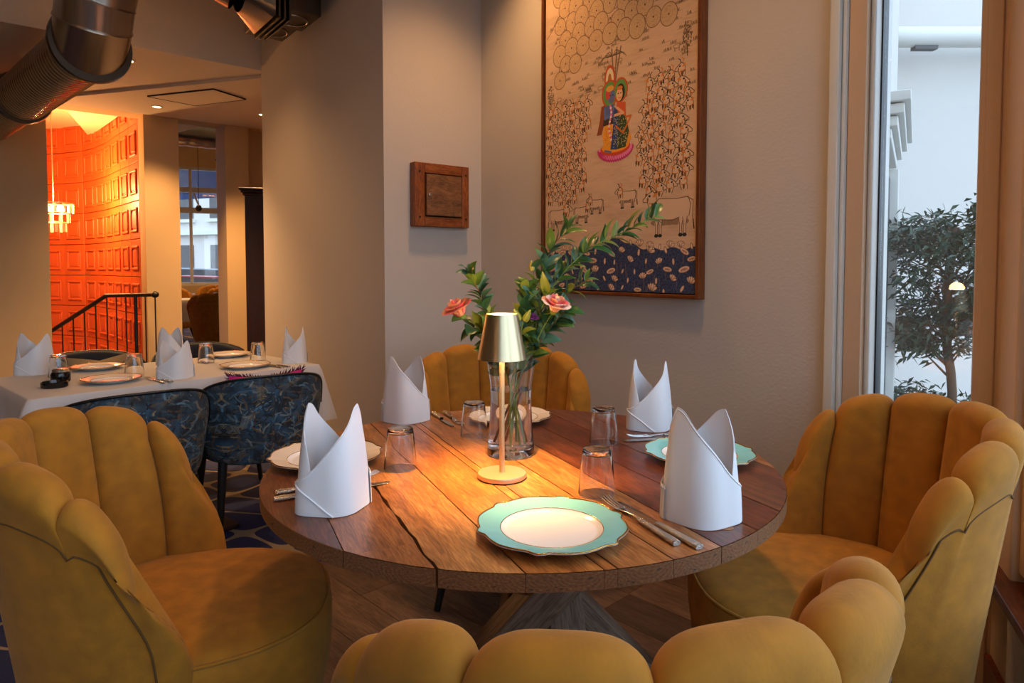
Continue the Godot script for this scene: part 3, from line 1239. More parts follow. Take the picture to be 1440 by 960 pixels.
func make_fork(label: String, a: Vector3, b: Vector3, group: String) -> Node3D:
	var d := b - a
	var t := thing("table_fork", label, "fork", a, atan2(d.x, d.z), group)
	var L := d.length()
	for k in 4:
		var mb := MB.new()
		var x := (k - 1.5) * 0.0062
		mb.tube([Vector3(x, 0.009, 0.0), Vector3(x, 0.0045, 0.02), Vector3(x, 0.003, 0.05), Vector3(x * 0.95, 0.004, 0.062)], [0.0007, 0.0014, 0.0018, 0.002], 6)
		obj("tine", mb, M.steel, t)
	var hd := MB.new()
	var rows := []
	for p in [[0.05, 0.0115], [0.062, 0.0115], [0.078, 0.009], [0.09, 0.004], [0.11, 0.003], [L * 0.56, 0.004]]:
		var r := PackedVector3Array()
		var y := 0.003 + 0.003 * smoothstep(0.06, 0.1, p[0])
		for q in [[-1, 0.0], [-0.5, 0.0012], [0.5, 0.0012], [1, 0.0], [0.5, -0.0016], [-0.5, -0.0016], [-1, 0.0]]:
			r.push_back(Vector3(q[0] * p[1], y + q[1] * 1.2, p[0]))
		rows.append(r)
	hd.grid(rows)
	hd.orient(0)
	obj("head", hd, M.steel, t)
	obj("handle", handle_mesh(L * 0.52, L, 0.0055, 0.0095), M.hammered, t)
	return t

func make_lamp(at: Vector3) -> void:
	var t := thing("table_lamp", "champagne metal cordless table lamp glowing beside the flower vase", "lamp", at)
	var b := MB.new()
	b.lathe([Vector2(0, 0), Vector2(0.052, 0), Vector2(0.0555, 0.002), Vector2(0.056, 0.009), Vector2(0.0545, 0.0115), Vector2(0, 0.0125)], 56)
	var base := obj("base", b, M.brass, t)
	var f := MB.new()
	f.lathe([Vector2(0, -0.0002), Vector2(0.0535, -0.0002), Vector2(0.0535, 0.0015), Vector2(0, 0.0015)], 40)
	obj("rubber_foot", f, M.black, base)
	var s := MB.new()
	s.tube([Vector3(0, 0.011, 0), Vector3(0, 0.345, 0)], 0.0062, 20)
	obj("stem", s, M.brass, t)
	var sh := MB.new()
	sh.lathe([Vector2(0.0555, 0.272), Vector2(0.0365, 0.374), Vector2(0.0350, 0.374), Vector2(0.0540, 0.272), Vector2(0.0555, 0.272)], 56)
	obj("shade", sh, M.shade, t)
	var g := MB.new()
	g.lathe([Vector2(0, 0.338), Vector2(0.0405, 0.338), Vector2(0.0385, 0.348), Vector2(0, 0.348)], 40)
	obj("light_disc", g, M.lamp_glow, t)
	var top := MB.new()
	top.lathe([Vector2(0, 0.366), Vector2(0.0352, 0.366), Vector2(0.0348, 0.370), Vector2(0, 0.370)], 40)
	obj("top_diffuser", top, M.lamp_glow, t)
	var l := SpotLight3D.new()
	l.name = "lamp_light"
	l.position = Vector3(0.0, 0.33, 0.0)
	l.rotation_degrees.x = -90
	l.spot_angle = 60
	l.spot_angle_attenuation = 0.6
	l.spot_range = 12
	l.spot_attenuation = 2
	l.light_color = c8(255, 192, 114)
	l.light_energy = LAMP_E
	l.light_size = 0.03
	l.shadow_enabled = true
	t.add_child(l)
	var l2 := OmniLight3D.new()
	l2.name = "lamp_top_light"
	l2.position = Vector3(0, 0.38, 0)
	l2.omni_range = 8
	l2.omni_attenuation = 2
	l2.light_color = c8(255, 192, 114)
	l2.light_energy = LAMP_E * 0.05
	l2.light_size = 0.03
	l2.shadow_enabled = true
	t.add_child(l2)

func make_vase(at: Vector3) -> void:
	var t := thing("flower_vase", "tall flared clear glass vase half filled with water", "vase", at)
	var mb := MB.new()
	mb.lathe([Vector2(0, 0), Vector2(0.056, 0), Vector2(0.0605, 0.006), Vector2(0.060, 0.02), Vector2(0.0555, 0.07), Vector2(0.0525, 0.13), Vector2(0.0535, 0.18), Vector2(0.062, 0.235), Vector2(0.073, 0.285), Vector2(0.0718, 0.287), Vector2(0.0705, 0.285), Vector2(0.0592, 0.235), Vector2(0.0508, 0.18), Vector2(0.0497, 0.13), Vector2(0.0525, 0.07), Vector2(0.0555, 0.03), Vector2(0.053, 0.022), Vector2(0, 0.021)], 56)
	obj("vessel", mb, M.glass, t)
	var w := MB.new()
	w.lathe([Vector2(0, 0.0205), Vector2(0.0535, 0.0215), Vector2(0.0562, 0.03), Vector2(0.0532, 0.07), Vector2(0.0504, 0.13), Vector2(0.0512, 0.168), Vector2(0.0, 0.168)], 56)
	obj("water", w, M.water, t)

# ------------------------------------------------------------------ flowers
var leaf_meshes := []
func leaf_mesh(w: float, curl: float) -> ArrayMesh:
	var mb := MB.new()
	var rows := []
	for i in 8:
		var f := i / 7.0
		var hw := w * pow(sin(PI * pow(f, 0.8)), 0.85) + 0.006 * (1.0 - f)
		var row := PackedVector3Array()
		for j in 5:
			var x := (j - 2) / 2.0
			row.push_back(Vector3(x * hw, curl * (sin(f * 2.4) * 0.5 - f * f * 0.6) + 0.28 * hw * x * x, f))
		rows.append(row)
	mb.grid(rows)
	return mb.mesh()

func add_leaf(parent: Node3D, at: Vector3, dir: Vector3, size: float, kind: int, r: RandomNumberGenerator, m: Material = null) -> void:
	var o := inst("leaf", leaf_meshes[kind], m if m else M.leaves[r.randi() % 4], parent)
	var d := dir.normalized()
	var up := Vector3(r.randf_range(-0.6, 0.6), 1.0, r.randf_range(-0.2, 0.9))
	var x := up.cross(d).normalized()
	o.transform = Transform3D(Basis(x * size, d.cross(x).normalized() * size, d * size), at)

func bez(pts: Array, n: int) -> Array:
	var c := Curve3D.new()
	for i in pts.size():
		var tng := Vector3.ZERO
		if i > 0 and i < pts.size() - 1:
			tng = (pts[i + 1] - pts[i - 1]) * 0.22
		c.add_point(pts[i], -tng, tng)
	var out := []
	var L := c.get_baked_length()
	for i in n:
		out.append(c.sample_baked(L * i / (n - 1.0), true))
	return out

func make_branch(n: String, label: String, cat: String, pts: Array, leaves: int, from: float, size: float, kind: int, stem: Material, r: RandomNumberGenerator, rad := 0.0026, droop := 0.0) -> Node3D:
	var t := thing(n, label, cat, pts[0], 0.0, "cut stems in the vase")
	var loc := []
	for p in pts:
		loc.append(p - pts[0])
	var path := bez(loc, 24)
	var mb := MB.new()
	var rr := []
	for i in 24:
		rr.append(lerpf(rad, rad * 0.4, i / 23.0))
	mb.tube(path, rr, 7)
	obj("stem", mb, stem, t)
	for i in leaves:
		var f := lerpf(from, 1.0, (i + r.randf_range(0.0, 0.5)) / leaves)
		var k := clampf(f * 23.0, 0.0, 22.99)
		var p: Vector3 = path[int(k)].lerp(path[int(k) + 1], k - int(k))
		var tg: Vector3 = (path[int(k) + 1] - path[int(k)]).normalized()
		var sd := tg.cross(Vector3(0.15, 0.2, 1.0)).normalized() * (1.0 if i % 2 == 0 else -1.0)
		sd = sd.rotated(tg, r.randf_range(-1.3, 1.3))
		var d := tg * r.randf_range(0.5, 1.0) + sd * r.randf_range(0.6, 1.0) + Vector3(0, -droop, 0)
		add_leaf(t, p, d, size * r.randf_range(0.75, 1.2) * lerpf(1.0, 0.8, f), kind, r, M.leaves[4] if r.randf() < 0.08 else null)
	return t

func petal_cup(t: Node3D, c: Vector3, axis: Vector3, R: float, mats: Array, r: RandomNumberGenerator) -> void:
	var ax := axis.normalized()
	var x := ax.cross(Vector3(0.2, 0.3, 1.0)).normalized()
	var z := ax.cross(x)
	for layer in 4:
		var n := 3 + layer
		for k in n:
			var a := TAU * (k + 0.5 * layer) / n + r.randf_range(-0.2, 0.2)
			var mb := MB.new()
			var rows := []
			var open := 0.06 + layer * 0.14
			var rad := R * (0.16 + 0.13 * layer)
			for i in 6:
				var f := i / 5.0
				var row := PackedVector3Array()
				for j in 5:
					var w := (j - 2) / 2.0 * (0.75 * sin(0.5 + f * 2.1))
					var rr := rad * (0.4 + 0.75 * sin(f * 1.5)) + R * open * f * f * 0.8
					var h := R * (1.25 - 0.14 * layer) * sin(f * 1.6) * (1.0 - 0.12 * absf(w)) - R * 0.25 * open * pow(f, 4.0)
					var an := a + w * 1.1
					row.push_back(c + (x * cos(an) + z * sin(an)) * rr + ax * h)
				rows.append(row)
			mb.grid(rows)
			obj("petal", mb, mats[(layer + (k % 2)) % mats.size()], t)
	var cal := MB.new()
	cal.lathe([Vector2(0, -R * 0.25), Vector2(R * 0.25, -R * 0.12), Vector2(R * 0.3, R * 0.1), Vector2(0, R * 0.12)], 12, c, Basis(x, ax, z))
	obj("calyx", cal, M.stem_green, t)

func make_bud(t: Node3D, c: Vector3, axis: Vector3, R: float, m: Material) -> void:
	var ax := axis.normalized()
	var x := ax.cross(Vector3(0.2, 0.3, 1.0)).normalized()
	var mb := MB.new()
	mb.lathe([Vector2(0, 0), Vector2(R * 0.5, R * 0.15), Vector2(R * 0.62, R * 0.7), Vector2(R * 0.42, R * 1.5), Vector2(R * 0.12, R * 2.1), Vector2(0, R * 2.15)], 14, c, Basis(x, ax, ax.cross(x)))
	obj("bud", mb, m, t)

func flowers(vb: Vector3) -> void:
	var r := RandomNumberGenerator.new()
	r.seed = 2024
	leaf_meshes = [leaf_mesh(0.17, 0.25), leaf_mesh(0.28, 0.3), leaf_mesh(0.38, 0.2)]
	# points relative to the vase foot: x right, y up, z towards the camera
	var q := func(a: Array) -> Array:
		var o := []
		for p in a:
			o.append(vb + p)
		return o
	make_branch("leafy_branch", "long leafy branch arching right across the painting", "branch", q.call([Vector3(-0.02, 0.03, 0.01), Vector3(0.015, 0.17, 0), Vector3(0.055, 0.30, 0.0), Vector3(0.10, 0.42, 0.01), Vector3(0.19, 0.52, 0.0), Vector3(0.30, 0.575, 0.0), Vector3(0.37, 0.61, 0.0)]), 56, 0.42, 0.066, 0, M.stem_green, r)
	make_branch("leafy_branch", "leafy branch rising left of the brass lamp shade", "branch", q.call([Vector3(0.03, 0.03, -0.01), Vector3(0.0, 0.17, 0.0), Vector3(-0.025, 0.28, 0.0), Vector3(-0.06, 0.36, 0.02), Vector3(-0.085, 0.43, 0.02), Vector3(-0.11, 0.47, 0.02)]), 50, 0.40, 0.056, 1, M.stem_red, r)
	make_branch("leafy_branch", "upright leafy branch with narrow silvery leaves", "branch", q.call([Vector3(-0.01, 0.03, -0.02), Vector3(0.02, 0.17, -0.01), Vector3(0.045, 0.30, -0.02), Vector3(0.08, 0.42, -0.03), Vector3(0.10, 0.52, -0.03), Vector3(0.155, 0.585, -0.03)]), 34, 0.45, 0.072, 0, M.stem_red, r)
	make_branch("leafy_branch", "short branch of broad leaves bending left over the vase", "branch", q.call([Vector3(0.02, 0.03, 0.02), Vector3(0.0, 0.17, 0.02), Vector3(-0.045, 0.285, 0.02), Vector3(-0.075, 0.32, 0.02), Vector3(-0.10, 0.33, 0.03)]), 30, 0.5, 0.062, 2, M.stem_green, r, 0.0026, 0.3)
	make_branch("leafy_branch", "short branch of dark leaves bending right over the vase", "branch", q.call([Vector3(-0.02, 0.03, 0.02), Vector3(0.01, 0.17, 0.02), Vector3(0.07, 0.285, 0.02), Vector3(0.11, 0.34, 0.02), Vector3(0.14, 0.375, 0.02)]), 40, 0.48, 0.06, 1, M.stem_red, r, 0.0026, 0.2)
	make_branch("leafy_branch", "dense branch in the middle of the bouquet", "branch", q.call([Vector3(0.0, 0.03, 0.0), Vector3(0.01, 0.17, 0.0), Vector3(0.03, 0.29, 0.01), Vector3(0.04, 0.36, 0.02), Vector3(0.045, 0.43, 0.02)]), 54, 0.46, 0.06, 1, M.stem_green, r)
	make_branch("leafy_branch", "branch leaning right with small fresh leaves under the painting", "branch", q.call([Vector3(-0.03, 0.03, -0.01), Vector3(0.01, 0.17, -0.01), Vector3(0.06, 0.29, -0.02), Vector3(0.13, 0.40, -0.01), Vector3(0.20, 0.45, 0.0)]), 42, 0.46, 0.055, 0, M.stem_red, r)
	# roses
	var t := make_branch("rose", "peach rose leaning out left of the lamp", "flower", q.call([Vector3(0.03, 0.03, 0.01), Vector3(0.0, 0.17, 0.01), Vector3(-0.045, 0.285, 0.02), Vector3(-0.09, 0.335, 0.03), Vector3(-0.12, 0.355, 0.04)]), 4, 0.6, 0.07, 2, M.stem_green, r)
	petal_cup(t, Vector3(-0.152, 0.328, 0.03), Vector3(-0.45, 0.9, 0.25), 0.041, [M.petal_pink, M.petal_peach, M.petal_peach], r)
	t = make_branch("rose", "peach and pink rose under the painting's lower edge", "flower", q.call([Vector3(-0.02, 0.03, 0.02), Vector3(0.01, 0.17, 0.02), Vector3(0.06, 0.285, 0.03), Vector3(0.09, 0.345, 0.04), Vector3(0.105, 0.365, 0.04)]), 4, 0.6, 0.06, 2, M.stem_green, r)
	petal_cup(t, Vector3(0.126, 0.34, 0.03), Vector3(0.25, 0.9, 0.35), 0.038, [M.petal_pale, M.petal_peach, M.petal_pink], r)
	t = make_branch("lily_stem", "stem of yellow-green buds and a purple flower behind the shade", "flower", q.call([Vector3(0.0, 0.03, 0.03), Vector3(0.0, 0.17, 0.02), Vector3(0.02, 0.28, 0.04), Vector3(0.03, 0.345, 0.05)]), 6, 0.5, 0.06, 1, M.stem_green, r)
	make_bud(t, Vector3(0.022, 0.318, 0.02), Vector3(-0.5, 1, 0.3), 0.016, M.leaves[4])
	make_bud(t, Vector3(0.034, 0.316, 0.02), Vector3(0.5, 1, 0.3), 0.016, M.leaves[4])
	petal_cup(t, Vector3(0.052, 0.318, 0.01), Vector3(0.3, 1, 0.4), 0.016, [M.petal_purple], r)
	t = make_branch("bud_stem", "tall stem with two green-gold flower buds", "flower", q.call([Vector3(0.01, 0.03, -0.02), Vector3(0.01, 0.17, -0.01), Vector3(0.025, 0.30, 0.0), Vector3(0.06, 0.42, 0.01), Vector3(0.055, 0.48, 0.01)]), 5, 0.7, 0.05, 1, M.stem_green, r, 0.002)
	make_bud(t, Vector3(0.044, 0.44, 0.03), Vector3(-0.1, 1, 0.1), 0.013, M.bud)
	make_bud(t, Vector3(0.068, 0.405, 0.035), Vector3(0.2, 1, 0.1), 0.013, M.bud)

# ------------------------------------------------------------------ room
func quad_plan(a: Vector2, b: Vector2, out: Vector2, th: float) -> PackedVector2Array:
	return PackedVector2Array([a, b, b + out * th, a + out * th])

func wall(n: String, a: Vector2, b: Vector2, out: Vector2, th: float, y0: float, y1: float, m: Material) -> MeshInstance3D:
	var mb := MB.new()
	mb.prism(quad_plan(a, b, out, th), y0, y1)
	var o := obj(n, mb, m)
	struct(o)
	return o

func along(a: Vector2, d: Vector2, s: float, o := Vector2.ZERO, off := 0.0) -> Vector2:
	return a + d * s + o * off

# upright bar in a wall line: from s0 to s1 along d, depth from o0 to o1 along out, heights y0..y1
func bar(mb: MB, a: Vector2, d: Vector2, out: Vector2, s0: float, s1: float, o0: float, o1: float, y0: float, y1: float, bev := 0.004) -> void:
	var c := a + d * (s0 + s1) * 0.5 + out * (o0 + o1) * 0.5
	var b := Basis(Vector3(d.x, 0, -d.y), Vector3.UP, Vector3(d.x, 0, -d.y).cross(Vector3.UP))
	mb.box(P(c, (y0 + y1) * 0.5), Vector3(absf(s1 - s0), absf(y1 - y0), absf(o1 - o0)), b, bev)

func barobj(n: String, a: Vector2, d: Vector2, out: Vector2, s0: float, s1: float, o0: float, o1: float, y0: float, y1: float, m: Material, parent: Node, bev := 0.004) -> MeshInstance3D:
	var mb := MB.new()
	bar(mb, a, d, out, s0, s1, o0, o1, y0, y1, bev)
	return obj(n, mb, m, parent)

func downlight(label: String, at: Vector3, e: float, ang := 52.0) -> void:
	var t := thing("ceiling_downlight", label, "ceiling light", at, 0.0, "recessed ceiling spots")
	var r := MB.new()
	r.lathe([Vector2(0.034, -0.001), Vector2(0.034, -0.006), Vector2(0.047, -0.004), Vector2(0.048, 0.0), Vector2(0.034, -0.001)], 28)
	obj("trim_ring", r, M.frame_white, t)
	var g := MB.new()
	g.lathe([Vector2(0, -0.003), Vector2(0.033, -0.003), Vector2(0.033, -0.001), Vector2(0, -0.001)], 24)
	obj("lens", g, M.down_glow, t)
	var l := SpotLight3D.new()
	l.name = "spot"
	l.position = Vector3(0, -0.02, 0)
	l.rotation_degrees.x = -90
	l.spot_angle = ang
	l.spot_angle_attenuation = 0.8
	l.spot_range = 12
	l.spot_attenuation = 2
	l.light_color = c8(255, 194, 128)
	l.light_energy = e
	l.light_size = 0.1
	l.shadow_enabled = true
	t.add_child(l)

func window_group(n: String) -> Node3D:
	var t := Node3D.new()
	put(t, n, self)
	struct(t)
	return t

func room() -> void:
	var W1 := Vector2(1.061, 2.217)
	var DW := -WL
	var END := OUTER + WL * 1.94
	var BEND := BAY + BD * 4.7
	var HC := 3.2
	# floors
	var sub := MB.new()
	sub.prism(PackedVector2Array([Vector2(-7.5, -2.8), Vector2(-0.30, -2.8), Vector2(1.47, 1.78), Vector2(-0.15, 3.95), Vector2(-1.5, 7.9), Vector2(-6.0, 4.6)]), -0.12, -0.012)
	var fl := obj("floor", sub, M.grout)
	struct(fl)
	var region := PackedVector2Array([OUTER, CORNER, W1, BAY, BEND, Vector2(-1.75, -2.48), Vector2(-1.3, 0.5)])
	var fd := Vector2(-0.695, 0.719)
	var fn := Vector2(0.719, 0.695)
	var k := 0
	rng.seed = 11
	for i in range(-18, 26):
		var off := rng.randf() * 1.25
		for j in range(-6, 6):
			var c0 := i * 0.185
			var a0 := j * 1.25 + off
			var rect := PackedVector2Array([fn * (c0 + 0.001) + fd * (a0 + 0.001), fn * (c0 + 0.184) + fd * (a0 + 0.001), fn * (c0 + 0.184) + fd * (a0 + 1.249), fn * (c0 + 0.001) + fd * (a0 + 1.249)])
			for pl in Geometry2D.intersect_polygons(rect, region):
				if pl.size() < 3:
					continue
				var mb := MB.new()
				mb.prism(pl, -0.012, 0.0, true, 1.0, fd)
				obj("floor_plank", mb, M.floor[(i * 7 + j * 3 + 100) % 4], fl)
				k += 1
	var cp := MB.new()
	cp.prism(PackedVector2Array([OUTER, Vector2(-1.3, 0.5), Vector2(-1.75, -2.48), Vector2(-5.6, -2.48), Vector2(-5.6, 4.65), Vector2(-4.07, 5.84), Vector2(-1.67, 7.72), Vector2(-1.62, 5.1), END]), -0.012, 0.001, true, 1.0, Vector2(0.8, 0.6))
	obj("carpet", cp, M.carpet, fl)
	# walls
	wall("wall_back", CORNER - WL * -0.0, W1, WR, 0.25, 0.0, HC, M.plaster)
	wall("wall_niche", OUTER + WR * 0.25, CORNER + WR * 0.25, WL, 0.25, 0.0, HC, M.plaster)
	wall("wall_passage", OUTER, END, WR, 0.25, 0.0, HC, M.plaster)
	wall("baseboard_back", CORNER, W1, -WR, 0.014, 0.0, 0.10, M.sill_wood)
	wall("wall_left", Vector2(-5.6, -2.48), Vector2(-5.6, 4.65), Vector2(-1, 0), 0.2, 0.0, HC, M.plaster_tan)
	wall("wall_rear", Vector2(-5.6, -2.48), BEND, Vector2(0, -1), 0.2, 0.0, HC, M.plaster)
	wall("wall_cupboard", END + WR * 0.25, Vector2(-1.55, 7.9), Vector2(0.99, 0.1), 0.15, 0.0, HC, M.plaster_tan)
	# ceilings
	var ce := MB.new()
	ce.prism(PackedVector2Array([Vector2(-5.8, -2.7), Vector2(-0.35, -2.7), Vector2(1.62, 1.72), Vector2(-0.1, 4.2), END + WR * 0.3, Vector2(-5.8, 3.2)]), HC, HC + 0.15)
	struct(obj("ceiling", ce, M.ceiling))
	var sl := MB.new()
	sl.prism(PackedVector2Array([Vector2(-5.6, 1.848), Vector2(-1.852, 4.97), Vector2(-1.5, 5.0), Vector2(-1.45, 7.9), Vector2(-5.6, 4.65)]), 2.7, HC + 0.12)
	struct(obj("ceiling_passage", sl, M.ceiling))
	var st := MB.new()
	st.prism(PackedVector2Array([Vector2(-4.05, 5.76), Vector2(-3.97, 5.70), Vector2(-1.87, 5.06), Vector2(-1.6, 5.1), Vector2(-1.6, 7.7)]), 2.675, 2.7)
	struct(obj("ceiling_step", st, M.ceiling))
	# access hatch outline in the passage ceiling
	var ht := thing("ceiling_hatch", "rectangular access hatch outlined in the passage ceiling", "hatch", V(-2.62, 2.675, 5.63))
	var hp := [Vector2(-0.42, -0.05), Vector2(0.23, -0.27), Vector2(0.36, 0.05), Vector2(-0.17, 0.26)]
	var hpl := MB.new()
	hpl.prism(PackedVector2Array(hp), -0.008, 0.0)
	obj("panel", hpl, M.ceiling, ht)
	for i in 4:
		var g := MB.new()
		var p0: Vector2 = hp[i]
		var p1: Vector2 = hp[(i + 1) % 4]
		g.beam(Vector3(p0.x, -0.005, -p0.y), Vector3(p1.x, -0.005, -p1.y), 0.012, 0.01)
		obj("gap_strip", g, M.grout, ht)
	# bay window wall, right: low wall, sill, frames, panes
	wall("wall_right", BAY, BEND, BN, 0.16, 0.0, 0.40, M.plaster)
	wall("baseboard_right", BAY + BD * 0.02, BEND, -BN, 0.016, 0.0, 0.15, M.sill_wood)
	wall("wall_right_lintel", BAY, BEND, BN, 0.16, 2.80, HC, M.plaster)
	var sill := MB.new()
	bar(sill, BAY, BD, BN, 0.0, 4.6, -0.045, 0.10, 0.40, 0.43)
	struct(obj("trim_1", sill, M.sill_wood))
	var s2 := MB.new()
	bar(s2, BAY, BD, BN, 0.0, 4.6, 0.03, 0.10, 0.43, 0.465)
	struct(obj("trim_2", s2, M.sill_wood))
	var wx := window_group("window_2")
	barobj("window_frame", BAY, BD, BN, 0.19, 4.7, 0.05, 0.12, 0.465, 0.53, M.frame_white, wx)
	barobj("window_frame", BAY, BD, BN, 0.19, 4.7, 0.05, 0.12, 2.72, 2.80, M.frame_white, wx)
	var s := 0.20
	while s < 4.6:
		barobj("mullion", BAY, BD, BN, s, s + 0.07, 0.04, 0.13, 0.53, 2.72, M.frame_white, wx)
		barobj("pane", BAY, BD, BN, s + 0.07, minf(s + 1.16, 4.7), 0.085, 0.091, 0.53, 2.72, M.pane, wx, 0.0)
		s += 1.16
	# corner post of the bay
	var po := MB.new()
	bar(po, W1, DW, WR, 0.419, 0.50, -0.008, 0.13, 0.0, HC, 0.006)
	bar(po, W1, DW, WR, 0.437, 0.475, -0.014, 0.0, 0.0, HC, 0.003)
	bar(po, BAY, BD, BN, -0.02, 0.17, 0.0, 0.13, 0.0, HC, 0.006)
	bar(po, BAY, BD, BN, 0.165, 0.20, 0.02, 0.13, 0.45, 2.8, 0.004)
	struct(obj("trim_3", po, M.frame_tan))
	# first window, in line with the back wall
	wall("wall_window_base", W1, BAY, WR, 0.16, 0.0, 0.45, M.plaster)
	wall("wall_window_lintel", W1, BAY, WR, 0.16, 2.80, HC, M.plaster)
	var w1 := window_group("window_1")
	barobj("jamb", W1, DW, WR, 0.0, 0.034, -0.028, 0.16, 0.0, HC, M.frame_white, w1)
	barobj("jamb", W1, DW, WR, 0.034, 0.050, -0.012, 0.16, 0.45, 2.8, M.frame_white, w1)
	barobj("jamb", W1, DW, WR, 0.050, 0.108, 0.0, 0.16, 0.45, 2.8, M.frame_tan, w1)
	barobj("sash", W1, DW, WR, 0.108, 0.126, 0.02, 0.14, 0.45, 2.8, M.frame_white, w1)
	barobj("gasket", W1, DW, WR, 0.126, 0.131, 0.06, 0.10, 0.47, 2.8, M.black, w1, 0.001)
	barobj("sash", W1, DW, WR, 0.108, 0.44, 0.03, 0.12, 0.45, 0.52, M.frame_white, w1)
	barobj("sash", W1, DW, WR, 0.108, 0.44, 0.03, 0.12, 2.72, 2.80, M.frame_white, w1)
	barobj("pane", W1, DW, WR, 0.131, 0.43, 0.075, 0.081, 0.52, 2.72, M.pane, w1, 0.0)
	# colonnade to the stair hall and the far dining room
	var CL := Vector2(-3.245, 6.49)
	wall("wall_colonnade", CL - WR * 2.99, CL - WR * 1.055, WL, 0.3, 0.0, 2.7, M.cream)
	wall("wall_pillar", CL - WR * 0.30, CL, WL, 0.3, 0.0, 2.7, M.cream)
	wall("wall_pillar", CL + WR * 0.43, CL + WR * 0.66, WL, 0.35, 0.0, 2.7, M.cream)
	wall("wall_cupboard_side", CL + WR * 0.66 + WL * 0.2, CL + WR * 2.2 + WL * 0.2, WL, 0.15, 0.0, 2.7, M.cream)
	wall("wall_colonnade_lintel", CL - WR * 2.99, CL + WR * 2.2, WL, 0.3, 2.7, 4.4, M.cream)

func back_things() -> void:
	# tall dark cupboard beside the passage wall
	var c := V(-2.33, 0, 5.82)
	var t := thing("tall_cupboard", "tall dark wooden cupboard with a moulded cornice behind the passage wall", "cupboard", c, 0.25)
	var b := MB.new()
	b.box(Vector3(0.2, 0.94, -0.2), Vector3(0.42, 1.88, 0.4))
	obj("body", b, M.dark_wood, t)
	for i in 3:
		var m := MB.new()
		m.box(Vector3(0.2, 1.885 + i * 0.022, -0.2), Vector3(0.45 + i * 0.03, 0.022, 0.43 + i * 0.03), Basis.IDENTITY, 0.006)
		obj("cornice", m, M.dark_wood, t)
	var d := MB.new()
	d.box(Vector3(0.2, 0.95, 0.008), Vector3(0.36, 1.7, 0.018))
	obj("door", d, M.dark_wood, t)
	# stair hall: curved wall of square orange panels
	var cv := Curve3D.new()
	var cpts := [Vector2(-3.70, 6.62), Vector2(-4.28, 7.26), Vector2(-4.86, 7.88), Vector2(-5.45, 8.32), Vector2(-6.3, 8.5), Vector2(-7.3, 8.0), Vector2(-7.7, 7.0), Vector2(-7.3, 5.4), Vector2(-6.4, 4.3)]
	for i in cpts.size():
		var tg := Vector2.ZERO
		if i > 0 and i < cpts.size() - 1:
			tg = (cpts[i + 1] - cpts[i - 1]) * 0.17
		cv.add_point(P(cpts[i], 0), P(-tg, 0), P(tg, 0))
	var CLn := cv.get_baked_length()
	var sw := MB.new()
	var rows := [PackedVector3Array(), PackedVector3Array(), PackedVector3Array(), PackedVector3Array(), PackedVector3Array()]
	for i in 61:
		var q := cv.sample_baked(CLn * i / 60.0, true)
		var tg := (cv.sample_baked(minf(CLn, CLn * i / 60.0 + 0.02), true) - cv.sample_baked(maxf(0.0, CLn * i / 60.0 - 0.02), true)).normalized()
		var nr := tg.cross(Vector3.UP)
		for k in 5:
			rows[k].push_back(q + nr * (0.012 if k in [0, 1, 4] else 0.06) + Vector3(0, -1.2 if k in [0, 3, 4] else 3.1, 0))
	sw.grid(rows)
	var wall_o := obj("wall_stair", sw, M.orange_wall)
	struct(wall_o)
	# one panel tile: base plate, raised square moulding, inner field
	var pw := 0.372
	var tile := MB.new()
	tile.box(Vector3(0, 0, 0.0), Vector3(pw, 0.376, 0.012), Basis.IDENTITY, 0.004)
	var tm := tile.mesh()
	var fr := MB.new()
	for sg in [-1.0, 1.0]:
		fr.box(Vector3(0, sg * 0.112, 0.012), Vector3(0.25, 0.026, 0.022), Basis.IDENTITY, 0.008)
		fr.box(Vector3(sg * 0.112, 0, 0.012), Vector3(0.026, 0.2, 0.022), Basis.IDENTITY, 0.008)
	var fm := fr.mesh()
	var fi := MB.new()
	fi.box(Vector3(0, 0, 0.008), Vector3(0.16, 0.16, 0.014), Basis.IDENTITY, 0.005)
	var im := fi.mesh()
	for col in 16:
		var s := 0.2 + 0.384 * col
		var q := cv.sample_baked(s, true)
		var tg := (cv.sample_baked(s + 0.02, true) - cv.sample_baked(s - 0.02, true)).normalized()
		var nr := tg.cross(Vector3.UP)
		for rw in range(-1, 8):
			var tl := inst("panel", tm, M.orange, wall_o)
			tl.position = q + nr * -0.004 + Vector3(0, 0.19 + rw * 0.384, 0)
			tl.basis = Basis(-tg, Vector3.UP, -tg.cross(Vector3.UP))
			inst("moulding", fm, M.orange, tl)
			inst("field", im, M.orange, tl)
	var sc := MB.new()
	sc.prism(PackedVector2Array([Vector2(-7.8, 4.2), Vector2(-3.3, 6.6), Vector2(-3.5, 8.0), Vector2(-4.6, 8.9), Vector2(-7.8, 8.9)]), 3.0, 3.1)
	struct(obj("ceiling_stair", sc, M.stair_ceiling))
	var so := MB.new()
	so.prism(PackedVector2Array([Vector2(-5.25, 8.3), Vector2(-4.35, 6.4), Vector2(-3.75, 6.6), Vector2(-4.28, 7.22), Vector2(-4.86, 7.85)]), 2.86, 3.0)
	struct(obj("ceiling_stair_soffit", so, M.stair_ceiling))
	var sf := MB.new()
	sf.prism(PackedVector2Array([Vector2(-7.6, 4.4), Vector2(-3.4, 6.5), Vector2(-3.6, 8.0), Vector2(-7.6, 8.6)]), -1.3, -1.2)
	struct(obj("floor_stair", sf, M.carpet))
	# handrail with balusters
	var hr := thing("stair_railing", "black metal stair railing with a round end knob before orange wall", "railing", V(-3.75, 0, 6.62))
	var o := V(-3.75, 0, 6.62)
	var tp := [V(-3.36, 0.99, 6.22) - o, V(-3.89, 0.975, 6.34) - o, V(-4.46, 0.63, 6.38) - o]
	var h := MB.new()
	h.tube(bez([tp[0], tp[1]], 6) + bez([tp[1] + Vector3(-0.01, -0.004, 0), tp[2]], 8), 0.02, 10)
